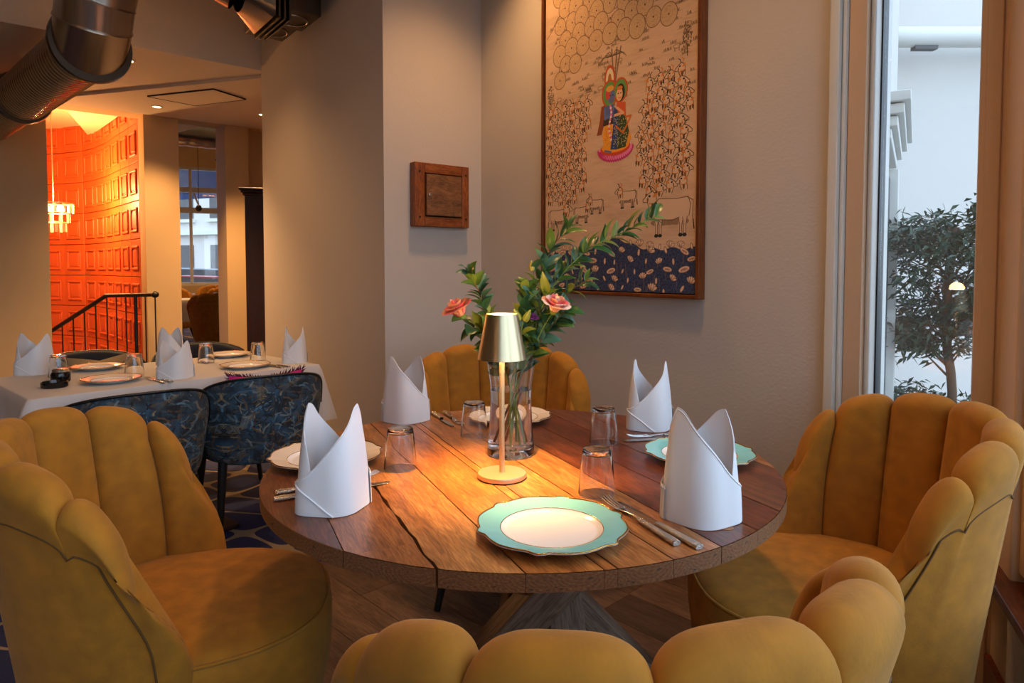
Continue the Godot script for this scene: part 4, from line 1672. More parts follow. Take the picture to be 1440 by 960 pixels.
	obj("handrail", h, M.black, hr)
	var kn := MB.new()
	kn.lathe([Vector2(0, -0.035), Vector2(0.028, -0.02), Vector2(0.036, 0), Vector2(0.028, 0.02), Vector2(0, 0.035)], 14, tp[0])
	obj("knob", kn, M.black, hr)
	for i in 11:
		var f := i / 10.0
		var q: Vector3 = tp[0].lerp(tp[1], f * 2.0) if f < 0.5 else tp[1].lerp(tp[2], f * 2.0 - 1.0)
		var bm := MB.new()
		bm.tube([Vector3(q.x, -0.6, q.z), q], 0.016 if i == 2 else 0.0065, 8)
		obj("baluster", bm, M.black, hr)
	# chandelier
	var cc := V(-4.83, 1.60, 7.0)
	var ch := thing("chandelier", "crystal chandelier blazing in the orange stair hall", "chandelier", cc)
	var rod := MB.new()
	rod.tube([Vector3(0, 0.3, 0), Vector3(0, 1.4, 0)], 0.006, 8)
	obj("rod", rod, M.brass, ch)
	for k in 3:
		var rg := MB.new()
		var pts := []
		for j in 33:
			var a := TAU * j / 32.0
			pts.append(Vector3(cos(a) * (0.18 - k * 0.035), 0.32 - k * 0.1, sin(a) * (0.18 - k * 0.035)))
		rg.tube(pts, 0.006, 6, false)
		obj("ring", rg, M.brass, ch)
	var drop := MB.new()
	drop.box(Vector3(0, -0.05, 0), Vector3(0.032, 0.1, 0.008), Basis.IDENTITY, 0.003)
	var dm := drop.mesh()
	for k in 3:
		for j in 14 - k * 3:
			var a := TAU * j / (14.0 - k * 3)
			var dd := inst("crystal", dm, M.crystal, ch)
			var rr := 0.18 - k * 0.035
			dd.position = Vector3(cos(a) * rr, 0.32 - k * 0.1, sin(a) * rr)
			dd.rotation.y = -a + PI / 2
	for j in 4:
		var a := TAU * j / 4.0 + 0.4
		var bu := MB.new()
		bu.lathe([Vector2(0, -0.03), Vector2(0.016, -0.02), Vector2(0.02, 0.0), Vector2(0.012, 0.03), Vector2(0, 0.045)], 12)
		var bo := obj("bulb", bu, M.bulb_glow, ch)
		bo.position = Vector3(cos(a) * 0.09, 0.26, sin(a) * 0.09)
	var cl := OmniLight3D.new()
	cl.name = "chandelier_light"
	cl.position = Vector3(0, 0.42, 0)
	cl.light_color = c8(255, 186, 112)
	cl.light_energy = CHAND_E
	cl.light_size = 0.12
	cl.omni_range = 12
	cl.omni_attenuation = 2
	cl.shadow_enabled = true
	ch.add_child(cl)
	downlight("bright spot in the stair hall ceiling above the orange panels", V(-4.75, 3.0, 7.35), SPOT_E * 0.35)
	far_room()

func far_room() -> void:
	var F0 := Vector2(-9.5, 13.0)
	var f := Vector2(0.912, 0.41)
	var fo := Vector2(-0.41, 0.912)
	var fl := MB.new()
	fl.prism(PackedVector2Array([Vector2(-3.42, 6.75), Vector2(-1.6, 7.9), Vector2(-4.6, 15.2), F0, Vector2(-5.0, 8.78)]), -0.1, 0.0)
	struct(obj("floor_far", fl, M.carpet))
	var ce := MB.new()
	ce.prism(PackedVector2Array([Vector2(-3.7, 6.4), Vector2(-1.4, 7.6), Vector2(-4.4, 15.6), F0 + fo * 0.4, Vector2(-5.2, 8.3)]), 4.3, 4.4)
	struct(obj("ceiling_far", ce, M.ceiling))
	wall("wall_far_right", Vector2(-1.6, 7.85), Vector2(-4.6, 15.2), Vector2(0.92, 0.38), 0.2, 0.0, 4.4, M.cream)
	wall("wall_far_left", Vector2(-5.0, 8.75), F0, Vector2(-0.69, 0.72), 0.2, 0.0, 4.4, M.cream)
	wall("wall_far", F0, F0 + f * 1.6, fo, 0.2, 0.0, 4.4, M.cream)
	wall("wall_far_end", F0 + f * 4.9, F0 + f * 5.5, fo, 0.2, 0.0, 4.4, M.cream)
	wall("wall_far_base", F0 + f * 1.6, F0 + f * 4.9, fo, 0.2, 0.0, 0.86, M.cream)
	wall("wall_far_lintel", F0 + f * 1.6, F0 + f * 4.9, fo, 0.2, 3.40, 4.4, M.cream)
	var w := window_group("window_3")
	for yy in [[0.86, 0.93], [2.42, 2.54], [2.86, 2.97], [3.34, 3.42]]:
		barobj("transom", F0, f, fo, 1.6, 4.9, 0.05, 0.13, yy[0], yy[1], M.frame_white, w)
	for d in [1.6, 2.02, 2.35, 2.86, 3.42, 3.98, 4.5, 4.84]:
		barobj("mullion", F0, f, fo, d, d + 0.06, 0.04, 0.14, 0.9, 3.4, M.frame_white, w)
	for d in [2.41, 2.92, 3.48]:
		barobj("pane", F0, f, fo, d, d + 0.5, 0.09, 0.096, 0.93, 2.42, M.pane, w, 0.0)
		barobj("pane", F0, f, fo, d, d + 0.5, 0.09, 0.096, 2.54, 2.86, M.pane, w, 0.0)
		barobj("pane", F0, f, fo, d, d + 0.5, 0.09, 0.096, 2.97, 3.34, M.pane, w, 0.0)
		var vent := MB.new()
		vent.beam(P(F0 + f * (d + 0.02) - fo * 0.02, 2.86), P(F0 + f * (d + 0.14) - fo * 0.14, 2.56), 0.03, 0.03)
		obj("tilt_arm", vent, M.frame_white, w)
	# pendant, duct
	var pe := thing("pendant_lamp", "tiny dark pendant on a long wire before the far windows", "lamp", V(-4.62, 2.12, 9.8))
	var wi := MB.new()
	wi.tube([Vector3(0, 0.05, 0), Vector3(0, 2.18, 0)], 0.004, 6)
	obj("wire", wi, M.black, pe)
	var pb := MB.new()
	pb.lathe([Vector2(0, -0.05), Vector2(0.035, -0.03), Vector2(0.045, 0.0), Vector2(0.03, 0.04), Vector2(0, 0.055)], 16)
	obj("globe", pb, M.black, pe)
	var du := thing("far_duct", "ribbed metal ventilation duct under the far room ceiling", "duct", V(-4.22, 3.2, 9.7))
	var db := MB.new()
	var pr := []
	for i in 31:
		pr.append(Vector2(0.24 + (0.008 if i % 3 == 0 else 0.0), i * 0.06 - 0.9))
	var ax := Vector3(WR.x, 0, -WR.y)
	db.lathe([Vector2(0, -0.9)] + pr + [Vector2(0, 0.9)], 28, Vector3.ZERO, Basis(Vector3.UP.cross(ax), ax, Vector3.UP))
	obj("tube", db, M.duct, du)
	# far table and chairs
	var ft := thing("dining_table", "far dining table hidden beneath its white cloth near street windows", "table", V(-5.18, 0, 10.2), 0.5)
	cloth_table(ft, 0.5, 0.4, 0.32, "white cloth hanging over the far room table")
	make_tumbler("small glass on the far table, left one", V(-4.82, 0.762, 10.0), 1.0, "glasses on the far table")
	make_tumbler("small glass on the far table, right one", V(-4.62, 0.762, 10.3), 1.0, "glasses on the far table")
	downlight("far room ceiling spot above the distant table", V(-4.9, 4.3, 10.0), SPOT_E * 4.0)
	downlight("far room ceiling spot before the street windows", V(-6.0, 4.3, 12.3), SPOT_E * 4.0)
	var src: Node3D = get_node("shell_chair")
	var far := [["shell chair turned away at the far room table", Vector2(-4.10, 9.15), Vector2(-0.5, 0.85)], ["shell chair behind the far table, left, below the window", Vector2(-6.6, 12.6), Vector2(0.6, -0.8)], ["shell chair in the middle by the street windows", Vector2(-5.85, 13.0), Vector2(0.1, -1.0)], ["shell chair at the right by the street windows", Vector2(-5.2, 12.1), Vector2(-0.5, 0.85)], ["bright orange-lit shell chair beside the far tablecloth", Vector2(-5.75, 11.2), Vector2(0.8, -0.6)]]
	for a in far:
		var o := copy(src, "shell_chair", a[0], P(a[1], 0.001), face_to(a[2]))
		o.set_meta("group", "mustard shell chairs in the far dining room")

func cloth_table(t: Node3D, hl: float, hw: float, drop: float, label: String) -> void:
	# table leg and foot plate
	var pl := MB.new()
	pl.box(Vector3(0, 0.012, 0), Vector3(0.5, 0.02, 0.42), Basis.IDENTITY, 0.004)
	obj("foot_plate", pl, M.dark_wood, t)
	var po := MB.new()
	po.box(Vector3(0, 0.37, 0), Vector3(0.12, 0.70, 0.12), Basis.IDENTITY, 0.004)
	obj("column", po, M.black, t)
	var tp := MB.new()
	tp.box(Vector3(0, 0.735, 0), Vector3(hl * 2 - 0.02, 0.03, hw * 2 - 0.02))
	obj("table_top", tp, M.oak, t)
	var mb := MB.new()
	var rows := []
	var n := 160
	for k in 12:
		var row := PackedVector3Array()
		for j in n + 1:
			var s := 4.0 * j / n
			var sd := int(s) % 4
			var f := s - floorf(s)
			if j == n:
				sd = 0
				f = 0.0
			var c := [Vector2(-1, -1), Vector2(1, -1), Vector2(1, 1), Vector2(-1, 1)]
			var p: Vector2 = c[sd].lerp(c[(sd + 1) % 4], f)
			var q := Vector2(p.x * hl, p.y * hw)
			var dir := Vector2(p.x if absf(p.x) > 0.999 else 0.0, p.y if absf(p.y) > 0.999 else 0.0).normalized()
			var corner := maxf(0.0, minf(absf(p.x), absf(p.y)) - 0.72) / 0.28
			if k == 0:
				row.push_back(Vector3(0, 0.7605, 0))
			elif k == 1:
				row.push_back(Vector3(q.x * 0.98, 0.7605, q.y * 0.98))
			elif k == 2:
				row.push_back(Vector3(q.x, 0.758, q.y))
			else:
				var g := (k - 2) / 9.0
				var wave := 0.012 * sin(s * 9.0) + 0.008 * sin(s * 23.0 + 1.0)
				var o := dir * (0.006 + g * (0.014 + wave + 0.075 * corner * corner))
				row.push_back(Vector3(q.x + o.x, 0.756 - drop * g + 0.0 * corner, q.y + o.y))
		rows.append(row)
	mb.grid(rows)
	var o := obj("tablecloth", mb, M.cloth)
	o.transform = t.transform
	tag(o, label, "tablecloth")

func round_table() -> void:
	var t := thing("round_table", "round table of mixed reclaimed planks on crossed timber legs", "table", P(TC, 0))
	var d := Vector2(-0.4147, 0.91)
	var n := Vector2(0.91, 0.4147)
	var R := 0.61
	var circ := PackedVector2Array()
	for i in 128:
		circ.push_back(Vector2(cos(TAU * i / 128.0), sin(TAU * i / 128.0)) * R)
	var ed := [-0.62, -0.50, -0.378, -0.255, -0.136, -0.114, -0.012, 0.095, 0.205, 0.315, 0.425, 0.525, 0.62]
	var mt := [1, 2, 3, 4, -1, 3, 3, 5, 0, 1, 5, 2]
	for i in ed.size() - 1:
		var g0 := 0.0004
		var g1 := 0.0004
		if i == 2:
			g0 = 0.0024
		if i == 1:
			g1 = 0.0016
		if i == 7:
			g0 = 0.0016
		# the long open crack is ragged
		var a0: float = ed[i] + g0
		var a1: float = ed[i + 1] - g1
		var strip := PackedVector2Array()
		for k in 41:
			var s := -0.7 + 1.4 * k / 40.0
			var w := 0.0
			if i == 2:
				w = 0.0025 * sin(k * 2.1) + 0.0015 * sin(k * 5.3)
			strip.push_back(n * (a0 + w) + d * s)
		for k in 41:
			var s := 0.7 - 1.4 * k / 40.0
			var w := 0.0
			if i == 1:
				w = 0.002 * sin(k * 1.7 + 1.0)
			strip.push_back(n * (a1 + w) + d * s)
		var pls := Geometry2D.intersect_polygons(strip, circ)
		if pls.size() == 0:
			continue
		var pl: PackedVector2Array = pls[0]
		for q in pls:
			if q.size() > pl.size():
				pl = q
		# top face and underside with long grain, rim with end grain
		var y1 := TH - 0.0002 * ((i * 5) % 3)
		var y0 := TH - 0.031
		var ch := Geometry2D.offset_polygon(pl, -0.0008)
		var inner: PackedVector2Array = ch[0] if ch.size() == 1 else pl
		var top := MB.new()
		top.prism(inner, y0 + 0.001, y1, false)
		for vi in top.uv.size():
			var p := Vector2(top.v[vi].x, -top.v[vi].z)
			top.uv[vi] = Vector2(p.dot(d) + i * 0.37, p.dot(n) + i * 0.213)
		var rim := MB.new()
		rim.side(pl, y0, y1 - 0.0008)
		# chamfer
		if inner.size() == pl.size():
			var best := 0
			for q in inner.size():
				if inner[q].distance_squared_to(pl[0]) < inner[best].distance_squared_to(pl[0]):
					best = q
			var rws := [PackedVector3Array(), PackedVector3Array()]
			for q in pl.size() + 1:
				var a := pl[q % pl.size()]
				var b := inner[(best + q) % inner.size()]
				rws[0].push_back(Vector3(a.x, y1 - 0.0008, -a.y))
				rws[1].push_back(Vector3(b.x, y1, -b.y))
			rim.grid(rws)
		var me := ArrayMesh.new()
		me.add_surface_from_arrays(Mesh.PRIMITIVE_TRIANGLES, top.arrays())
		me.add_surface_from_arrays(Mesh.PRIMITIVE_TRIANGLES, rim.arrays())
		me.surface_set_material(0, M.sapwood if mt[i] < 0 else M.planks[mt[i]])
		me.surface_set_material(1, M.end_grain)
		inst("plank", me, null, t)
	var sub := MB.new()
	sub.lathe([Vector2(0, TH - 0.045), Vector2(0.46, TH - 0.045), Vector2(0.46, TH - 0.0315), Vector2(0, TH - 0.0315)], 64)
	obj("under_board", sub, M.dark_wood, t)
	var plug := MB.new()
	var pp0 := aty_plug()
	plug.lathe([Vector2(0, TH - 0.002), Vector2(0.013, TH - 0.002), Vector2(0.013, TH + 0.0004), Vector2(0, TH + 0.0004)], 20, Vector3(pp0.x, 0, -pp0.y))
	obj("wood_plug", plug, M.sapwood, t)
	# crossed timber legs: two frames, each of two beams crossing just under the top
	for a in [[0.10, -0.05], [0.10 + PI / 2, 0.0]]:
		var dir := Vector2(cos(a[0]), sin(a[0]))
		var nn := Vector2(-dir.y, dir.x)
		for sg in [-1.0, 1.0]:
			var lg := MB.new()
			var o: Vector2 = Vector2(0.05, 0) + nn * (0.044 * sg + a[1])
			lg.beam(P(dir * 0.42 * sg + o, 0.03), P(dir * -0.20 * sg + o, TH - 0.075), 0.085, 0.085, Vector3.UP, 0.004)
			obj("leg", lg, M.oak, t)

func aty_plug() -> Vector2:
	return Vector2(0.372, -0.425)

func settings() -> void:
	var y := TH + 0.0005
	make_plate("white scalloped plate with gold edge and teal rim nearest the camera", V(0.072, y, 1.18), 0.3, 0.142, M.china_teal, "teal rimmed plates on the round table")
	make_plate("teal rimmed plate half hidden behind the right front napkin", V(0.473, y, 1.654), 0.1, 0.142, M.china_teal, "teal rimmed plates on the round table")
	make_plate("cream plate with gold edge behind the left front napkin", V(-0.462, y, 1.628), 0.4, 0.142, M.china_cream, "cream plates on the round table")
	make_plate("cream plate behind the glass vase", V(-0.009, y, 2.075), 0.2, 0.138, M.china_cream, "cream plates on the round table")
	make_napkin("white napkin standing at the table's left front, before the cream plate", V(-0.357, y, 1.309), 0.55, 0.205, 0.068, 1.0)
	make_napkin("white napkin standing at the table's right front beside the knife", V(0.361, y, 1.249), -0.15, 0.208, 0.068, -1.0)
	make_napkin("white napkin at the back left, before the rear shell chair", V(-0.335, y, 2.065), 0.1, 0.20, 0.068, -1.0)
	make_napkin("white napkin at the back right against the plain wall", V(0.414, y, 1.968), 0.35, 0.20, 0.068, 1.0)
	make_tumbler("upturned tumbler beside the left front napkin", V(-0.267, y, 1.565), 1.0, "upturned tumblers on the round table")
	make_tumbler("upturned tumbler just left of the vase", V(-0.108, y, 1.87), 1.0, "upturned tumblers on the round table")
	make_tumbler("upturned tumbler by the back right napkin", V(0.252, y, 1.798), 1.0, "upturned tumblers on the round table")
	make_tumbler("upturned tumbler behind the front fork", V(0.180, y, 1.385), 1.0, "upturned tumblers on the round table")
	make_fork("silver fork right of the front teal plate", V(0.191, y, 1.346), V(0.284, y, 1.12), "cutlery on the round table")
	make_knife("silver knife between front fork and right napkin", V(0.215, y, 1.329), V(0.319, y, 1.105), "cutlery on the round table")
	make_knife("silver knife under the left front napkin's edge, nearer the rim", V(-0.272, y, 1.455), V(-0.489, y, 1.338), "cutlery on the round table")
	make_fork("silver fork beside the cream plate, behind the left napkin", V(-0.31, y, 1.515), V(-0.498, y, 1.378), "cutlery on the round table")
	make_knife("silver knife lying right of the back left napkin", V(-0.178, y, 1.977), V(-0.262, y, 2.155), "cutlery on the round table")
	make_fork("silver fork lying between rear knife and rear plate", V(-0.152, y, 1.985), V(-0.222, y, 2.17), "cutlery on the round table")
	make_knife("silver knife lying behind the right teal plate", V(0.305, y, 1.805), V(0.536, y, 1.85), "cutlery on the round table")
	make_fork("silver fork lying just behind the right plate's knife", V(0.325, y, 1.845), V(0.53, y, 1.885), "cutlery on the round table")
	make_lamp(V(-0.023, y, 1.495))
	var vb := V(-0.003, y, 1.686)
	make_vase(vb)
	flowers(vb)

func cushion(n: String, label: String, at: Vector3, turn: float, tilt: float, s: float, m: Material, fringe: Material) -> void:
	var t := thing(n, label, "cushion", at, turn)
	var mb := MB.new()
	for sd in [-1.0, 1.0]:
		var rows := []
		for i in 17:
			var row := PackedVector3Array()
			for j in 17:
				var u := i / 8.0 - 1.0
				var v := j / 8.0 - 1.0
				var th := 0.06 * pow((1.0 - u * u) * (1.0 - v * v), 0.45)
				var pin := 1.0 - 0.2 * (1.0 - absf(u * v))
				row.push_back(Vector3(u * s * 0.5 * pin, v * s * 0.5 * pin, sd * th))
			rows.append(row)
		if sd < 0:
			rows.reverse()
		mb.grid(rows)
	var c := obj("cover", mb, m, t)
	c.rotation.x = tilt
	if fringe:
		var fr := MB.new()
		var r := RandomNumberGenerator.new()
		r.seed = 5
		for k in 4:
			for i in 60:
				var u := i / 29.5 - 1.0
				var pn := 1.0 - 0.2 * (1.0 - absf(u))
				var p := (Vector2(u, 1.0) * pn).rotated(k * PI / 2) * s * 0.5
				var q := (Vector2(u * 1.08 + r.randf_range(-0.05, 0.05), 1.11 + r.randf_range(-0.04, 0.04)) * pn).rotated(k * PI / 2) * s * 0.5
				fr.tube([Vector3(p.x, p.y, 0), Vector3(q.x, q.y, r.randf_range(-0.012, 0.012))], [0.003, 0.001], 4, false)
		var f := obj("fringe", fr, fringe, t)
		f.rotation.x = tilt
		f.set_meta("kind", "stuff")

func second_table() -> void:
	var l := Vector2(0.662, 0.749)
	var p := Vector2(-0.749, 0.662)
	var c := Vector2(-1.619, 3.058)
	var t := thing("dining_table", "rectangular table hidden beneath a white cloth by the passage wall", "table", P(c, 0.001), face_to(-p))
	cloth_table(t, 0.60, 0.35, 0.27, "white cloth draped over the rectangular table at left")
	var fg := "navy and gold feather print tub chairs"
	make_tub_chair("feather print tub chair with magenta cushion, right of the pair", P(Vector2(-1.19, 3.06), 0.001), face_to(Vector2(-0.6, 0.8)), M.feather, fg)
	make_tub_chair("feather print tub chair behind the left shell chair", P(Vector2(-1.54, 2.64), 0.001), face_to(Vector2(-0.66, 0.75)), M.feather, fg)
	make_tub_chair("dark tub chair with beige cushion beyond the white cloth, left", P(Vector2(-2.20, 3.50), 0.001), face_to(Vector2(0.749, -0.662)), M.dark_velvet, "dark tub chairs beyond the cloth")
	make_tub_chair("dark tub chair beyond the white cloth, right", P(Vector2(-1.80, 3.88), 0.001), face_to(Vector2(0.6, -0.75)), M.dark_velvet, "dark tub chairs beyond the cloth")
	cushion("fringed_cushion", "magenta cushion with dark fringe on the feather print chair", V(-1.085, 0.614, 2.925), face_to(Vector2(-0.6, 0.8)), 0.15, 0.32, M.magenta, M.fringe)
	cushion("pale_cushion", "pale grey cushion corner on the chair behind left shell chair", V(-1.435, 0.60, 2.52), face_to(Vector2(-0.66, 0.75)), 0.15, 0.30, M.pale_cushion, null)
	cushion("beige_cushion", "beige cushion on the dark chair beyond the cloth", V(-2.22, 0.61, 3.53), face_to(Vector2(0.749, -0.662)), 0.15, 0.34, M.beige, null)
	var y := 0.7612
	var ng := 0.18
	make_napkin("white napkin at the left end of the rectangular table", V(-2.16, y, 2.98), 0.8, ng, 0.072, 1.0)
	make_napkin("white napkin farther of the middle pair on the rectangular table", V(-1.70, y, 3.28), 0.6, ng, 0.06, -1.0)
	make_napkin("white napkin nearer of the middle pair on the rectangular table", V(-1.469, y, 2.872), 0.7, ng - 0.02, 0.07, 1.0)
	make_napkin("white napkin at the right end of the rectangular table", V(-1.10, y, 3.335), 0.9, ng, 0.062, 1.0)
	var pg := "plates on the rectangular table"
	make_plate("cream plate on the rectangular table, far left", V(-1.96, y, 3.11), 0.0, 0.115, M.china_cream, pg)
	make_plate("cream plate on the rectangular table, near left", V(-1.683, y, 2.763), 0.2, 0.118, M.china_cream, pg)
	make_plate("cream plate on the rectangular table, far right", V(-1.53, y, 3.56), 0.1, 0.115, M.china_cream, pg)
	make_plate("cream plate on the rectangular table, near right", V(-1.281, y, 3.161), 0.3, 0.118, M.china_cream, pg)
	var gg := "upturned tumblers on the rectangular table"
	make_tumbler("upturned tumbler beside the dark jar", V(-2.0, y, 2.90), 1.0, gg)
	make_tumbler("upturned tumbler between the two left plates", V(-1.682, y, 2.929), 1.0, gg)
	make_tumbler("upturned tumbler by the far right plate", V(-1.547, y, 3.328), 1.0, gg)
	make_tumbler("upturned tumbler behind the near right plate", V(-1.306, y, 3.385), 1.0, gg)
	var cg := "cutlery on the rectangular table"
	make_knife("knife between near left plate and middle napkin", V(-1.56, y, 2.86), V(-1.42, y, 2.74), cg)
	make_fork("fork beside the near left plate", V(-1.58, y, 2.84), V(-1.44, y, 2.72), cg)
	make_knife("knife before the right end napkin", V(-1.235, y, 3.28), V(-1.07, y, 3.16), cg)
	make_fork("fork before the right end napkin, nearer the plate", V(-1.25, y, 3.25), V(-1.09, y, 3.13), cg)
	make_fork("fork by the far right plate and glass", V(-1.63, y, 3.42), V(-1.52, y, 3.28), cg)
	var jar := thing("candle_jar", "squat black glass jar with a shining lid", "jar", V(-1.895, y, 2.76))
	var b := MB.new()
	b.lathe([Vector2(0, 0), Vector2(0.032, 0), Vector2(0.036, 0.006), Vector2(0.036, 0.035), Vector2(0.030, 0.044), Vector2(0, 0.044)], 28)
	obj("body", b, M.black_gloss, jar)
	var ld := MB.new()
	ld.lathe([Vector2(0, 0.044), Vector2(0.031, 0.044), Vector2(0.031, 0.054), Vector2(0.027, 0.057), Vector2(0, 0.057)], 28)
	obj("lid", ld, M.steel, jar)
	var ds := thing("ashtray_dish", "flat round black dish in front of the jar", "dish", V(-1.835, y, 2.635))
	var dm := MB.new()
	dm.lathe([Vector2(0, 0), Vector2(0.043, 0), Vector2(0.047, 0.004), Vector2(0.047, 0.022), Vector2(0.042, 0.024), Vector2(0.040, 0.012), Vector2(0, 0.011)], 32)
	obj("bowl", dm, M.black_gloss, ds)

func duct() -> void:
	var o := V(-2.9, 2.45, 4.28)
	var t := thing("ventilation_duct", "shiny round metal ventilation duct crossing the upper left corner", "duct", o)
	var A := V(-4.37, 2.45, 5.59) - o
	var B := V(-3.477, 2.45, 4.756) - o
	var C := V(-2.29, 2.45, 3.65) - o
	var ax := (C - A).normalized()
	var bs := Basis(Vector3.UP.cross(ax), ax, Vector3.UP)
	var ribbed := func(a: Vector3, b: Vector3, r: float, pitch: float) -> MB:
		var L := a.distance_to(b)
		var pr := [Vector2(0.0, 0.0)]
		var n := int(L / pitch)
		for i in n:
			pr.append(Vector2(r, L * i / n))
			pr.append(Vector2(r, L * (i + 0.82) / n))
			pr.append(Vector2(r + 0.004, L * (i + 0.91) / n))
		pr.append(Vector2(r, L))
		pr.append(Vector2(0.0, L))
		var mb := MB.new()
		mb.lathe(pr, 48, a, bs)
		return mb
	obj("spiral_pipe", ribbed.call(A, B, 0.150, 0.05), M.duct, t)
	obj("spiral_pipe", ribbed.call(B, C, 0.160, 0.05), M.duct, t)
	for q in [B, C]:
		var f := MB.new()
		f.lathe([Vector2(0.15, -0.02), Vector2(0.18, -0.02), Vector2(0.186, 0.0), Vector2(0.18, 0.02), Vector2(0.15, 0.02)] if q == B else [Vector2(0.155, -0.02), Vector2(0.198, -0.02), Vector2(0.206, 0.0), Vector2(0.20, 0.02), Vector2(0.155, 0.02)], 48, q, bs)
		obj("flange", f, M.duct_dark, t)
	# elbow of mitred segments, then a narrower run to the right
	var mid := bez([C, V(-2.22, 2.60, 3.58) - o, V(-2.14, 2.80, 3.54) - o, V(-1.98, 2.93, 3.52) - o, V(-1.76, 2.93, 3.56) - o, V(-1.60, 2.84, 3.61) - o, V(-1.48, 2.78, 3.66) - o], 11)
	var xref := Vector3.UP
	for i in 10:
		var r0 := lerpf(0.183, 0.145, clampf((i - 3) / 6.0, 0.0, 1.0))
		var r1 := lerpf(0.183, 0.145, clampf((i - 2) / 6.0, 0.0, 1.0))
		var e := MB.new()
		var d0: Vector3 = ax if i == 0 else (mid[mini(i + 1, 10)] - mid[maxi(i - 1, 0)]).normalized()
		var d1: Vector3 = (mid[mini(i + 2, 10)] - mid[i]).normalized()
		var rows := []
		for q in [[mid[i], d0, r0 + 0.006], [mid[i].lerp(mid[i + 1], 0.12), d0, r0], [mid[i + 1], d1, r1]]:
			var x: Vector3 = (xref - q[1] * xref.dot(q[1])).normalized()
			xref = x
			var u: Vector3 = x.cross(q[1])
			var row := PackedVector3Array()
			for j in 41:
				var a := TAU * j / 40.0
				row.push_back(q[0] + (x * cos(a) + u * sin(a)) * q[2])
			rows.append(row)
		e.grid(rows)
		obj("elbow_segment", e, M.duct, t)
	# square transition and flanged boxes
	var S := V(-1.48, 2.78, 3.66) - o
	var wr := Vector3(WR.x, 0, -WR.y)
	var sb := Basis(wr, Vector3.UP, wr.cross(Vector3.UP))
	var tr := MB.new()
	var ra := PackedVector3Array()
	var rb := PackedVector3Array()
	for j in 41:
		var a := TAU * j / 40.0
		ra.push_back(S + sb * Vector3(0, cos(a) * 0.145, sin(a) * 0.145))
		var m := maxf(absf(cos(a)), absf(sin(a)))
		rb.push_back(S + sb * Vector3(0.13, cos(a) / m * 0.19, sin(a) / m * 0.19))
	tr.grid([ra, rb])
	obj("square_transition", tr, M.duct, t)
	for k in 3:
		var f := MB.new()
		f.box(S + sb * Vector3(0.145 + k * 0.028, 0, 0), Vector3(0.012, 0.42, 0.42), sb, 0.002)
		obj("box_flange", f, M.duct_dark, t)
	for k in 2:
		var bx := MB.new()
		bx.box(S + sb * Vector3(0.30 + k * 0.0, 0.05 + 0.03 * k, -0.05 - 0.34 * k), Vector3(0.24, 0.32, 0.30), sb, 0.006)
		var bo := obj("fan_box", bx, M.duct_dark, t)
		var rg := MB.new()
		var pts := []
		for j in 33:
			var a := TAU * j / 32.0
			pts.append(S + sb * Vector3(0.30 + cos(a) * 0.09, -0.112 + 0.03 * k, -0.05 - 0.34 * k + sin(a) * 0.09))
		rg.tube(pts, 0.005, 6, false)
		obj("access_ring", rg, M.duct, bo)

func painting() -> void:
	var d := -WL
	var inn := -WR
	var t0 := 0.578
	var t1 := 1.522
	var y0 := 1.116
	var y1 := 2.745
	var t := thing("framed_painting", "large framed painting of two bright figures among white cows above a blue lotus pond", "painting", P(CORNER + d * 1.05, 1.116))
	var org := P(CORNER + d * 1.05, 1.116)
	var add := func(n: String, s0: float, s1: float, o0: float, o1: float, ya: float, yb: float, m: Material):
		var mb := MB.new()
		bar(mb, CORNER, d, inn, s0, s1, o0, o1, ya, yb, 0.002)
		for i in mb.v.size():
			mb.v[i] -= org
		obj(n, mb, m, t)
	add.call("frame_side", t0, t0 + 0.016, 0.004, 0.046, y0, y1, M.frame_wood)
	add.call("frame_side", t1 - 0.016, t1, 0.004, 0.046, y0, y1, M.frame_wood)
	add.call("frame_rail", t0 + 0.016, t1 - 0.016, 0.004, 0.046, y0, y0 + 0.016, M.frame_wood)
	add.call("frame_rail", t0 + 0.016, t1 - 0.016, 0.004, 0.046, y1 - 0.016, y1, M.frame_wood)
	add.call("backing", t0 + 0.016, t1 - 0.016, 0.005, 0.02, y0 + 0.016, y1 - 0.016, M.black)
	var cv := MB.new()
	var a := CORNER + d * 0.602 + inn * 0.035
	var b := CORNER + d * 1.498 + inn * 0.035
	var lo := PY1 - 1236.0 / PS
	cv.face([P(a, lo) - org, P(a, PY1) - org, P(b, PY1) - org, P(b, lo) - org], [Vector2(0, 1), Vector2(0, 0), Vector2(1, 0), Vector2(1, 1)])
	var cvo := obj("canvas", cv, M.print, t)
	# stretcher edge of the canvas
	add.call("canvas_edge", 0.603, 1.497, 0.02, 0.0335, lo + 0.001, PY1 - 0.001, M.pale_cushion)

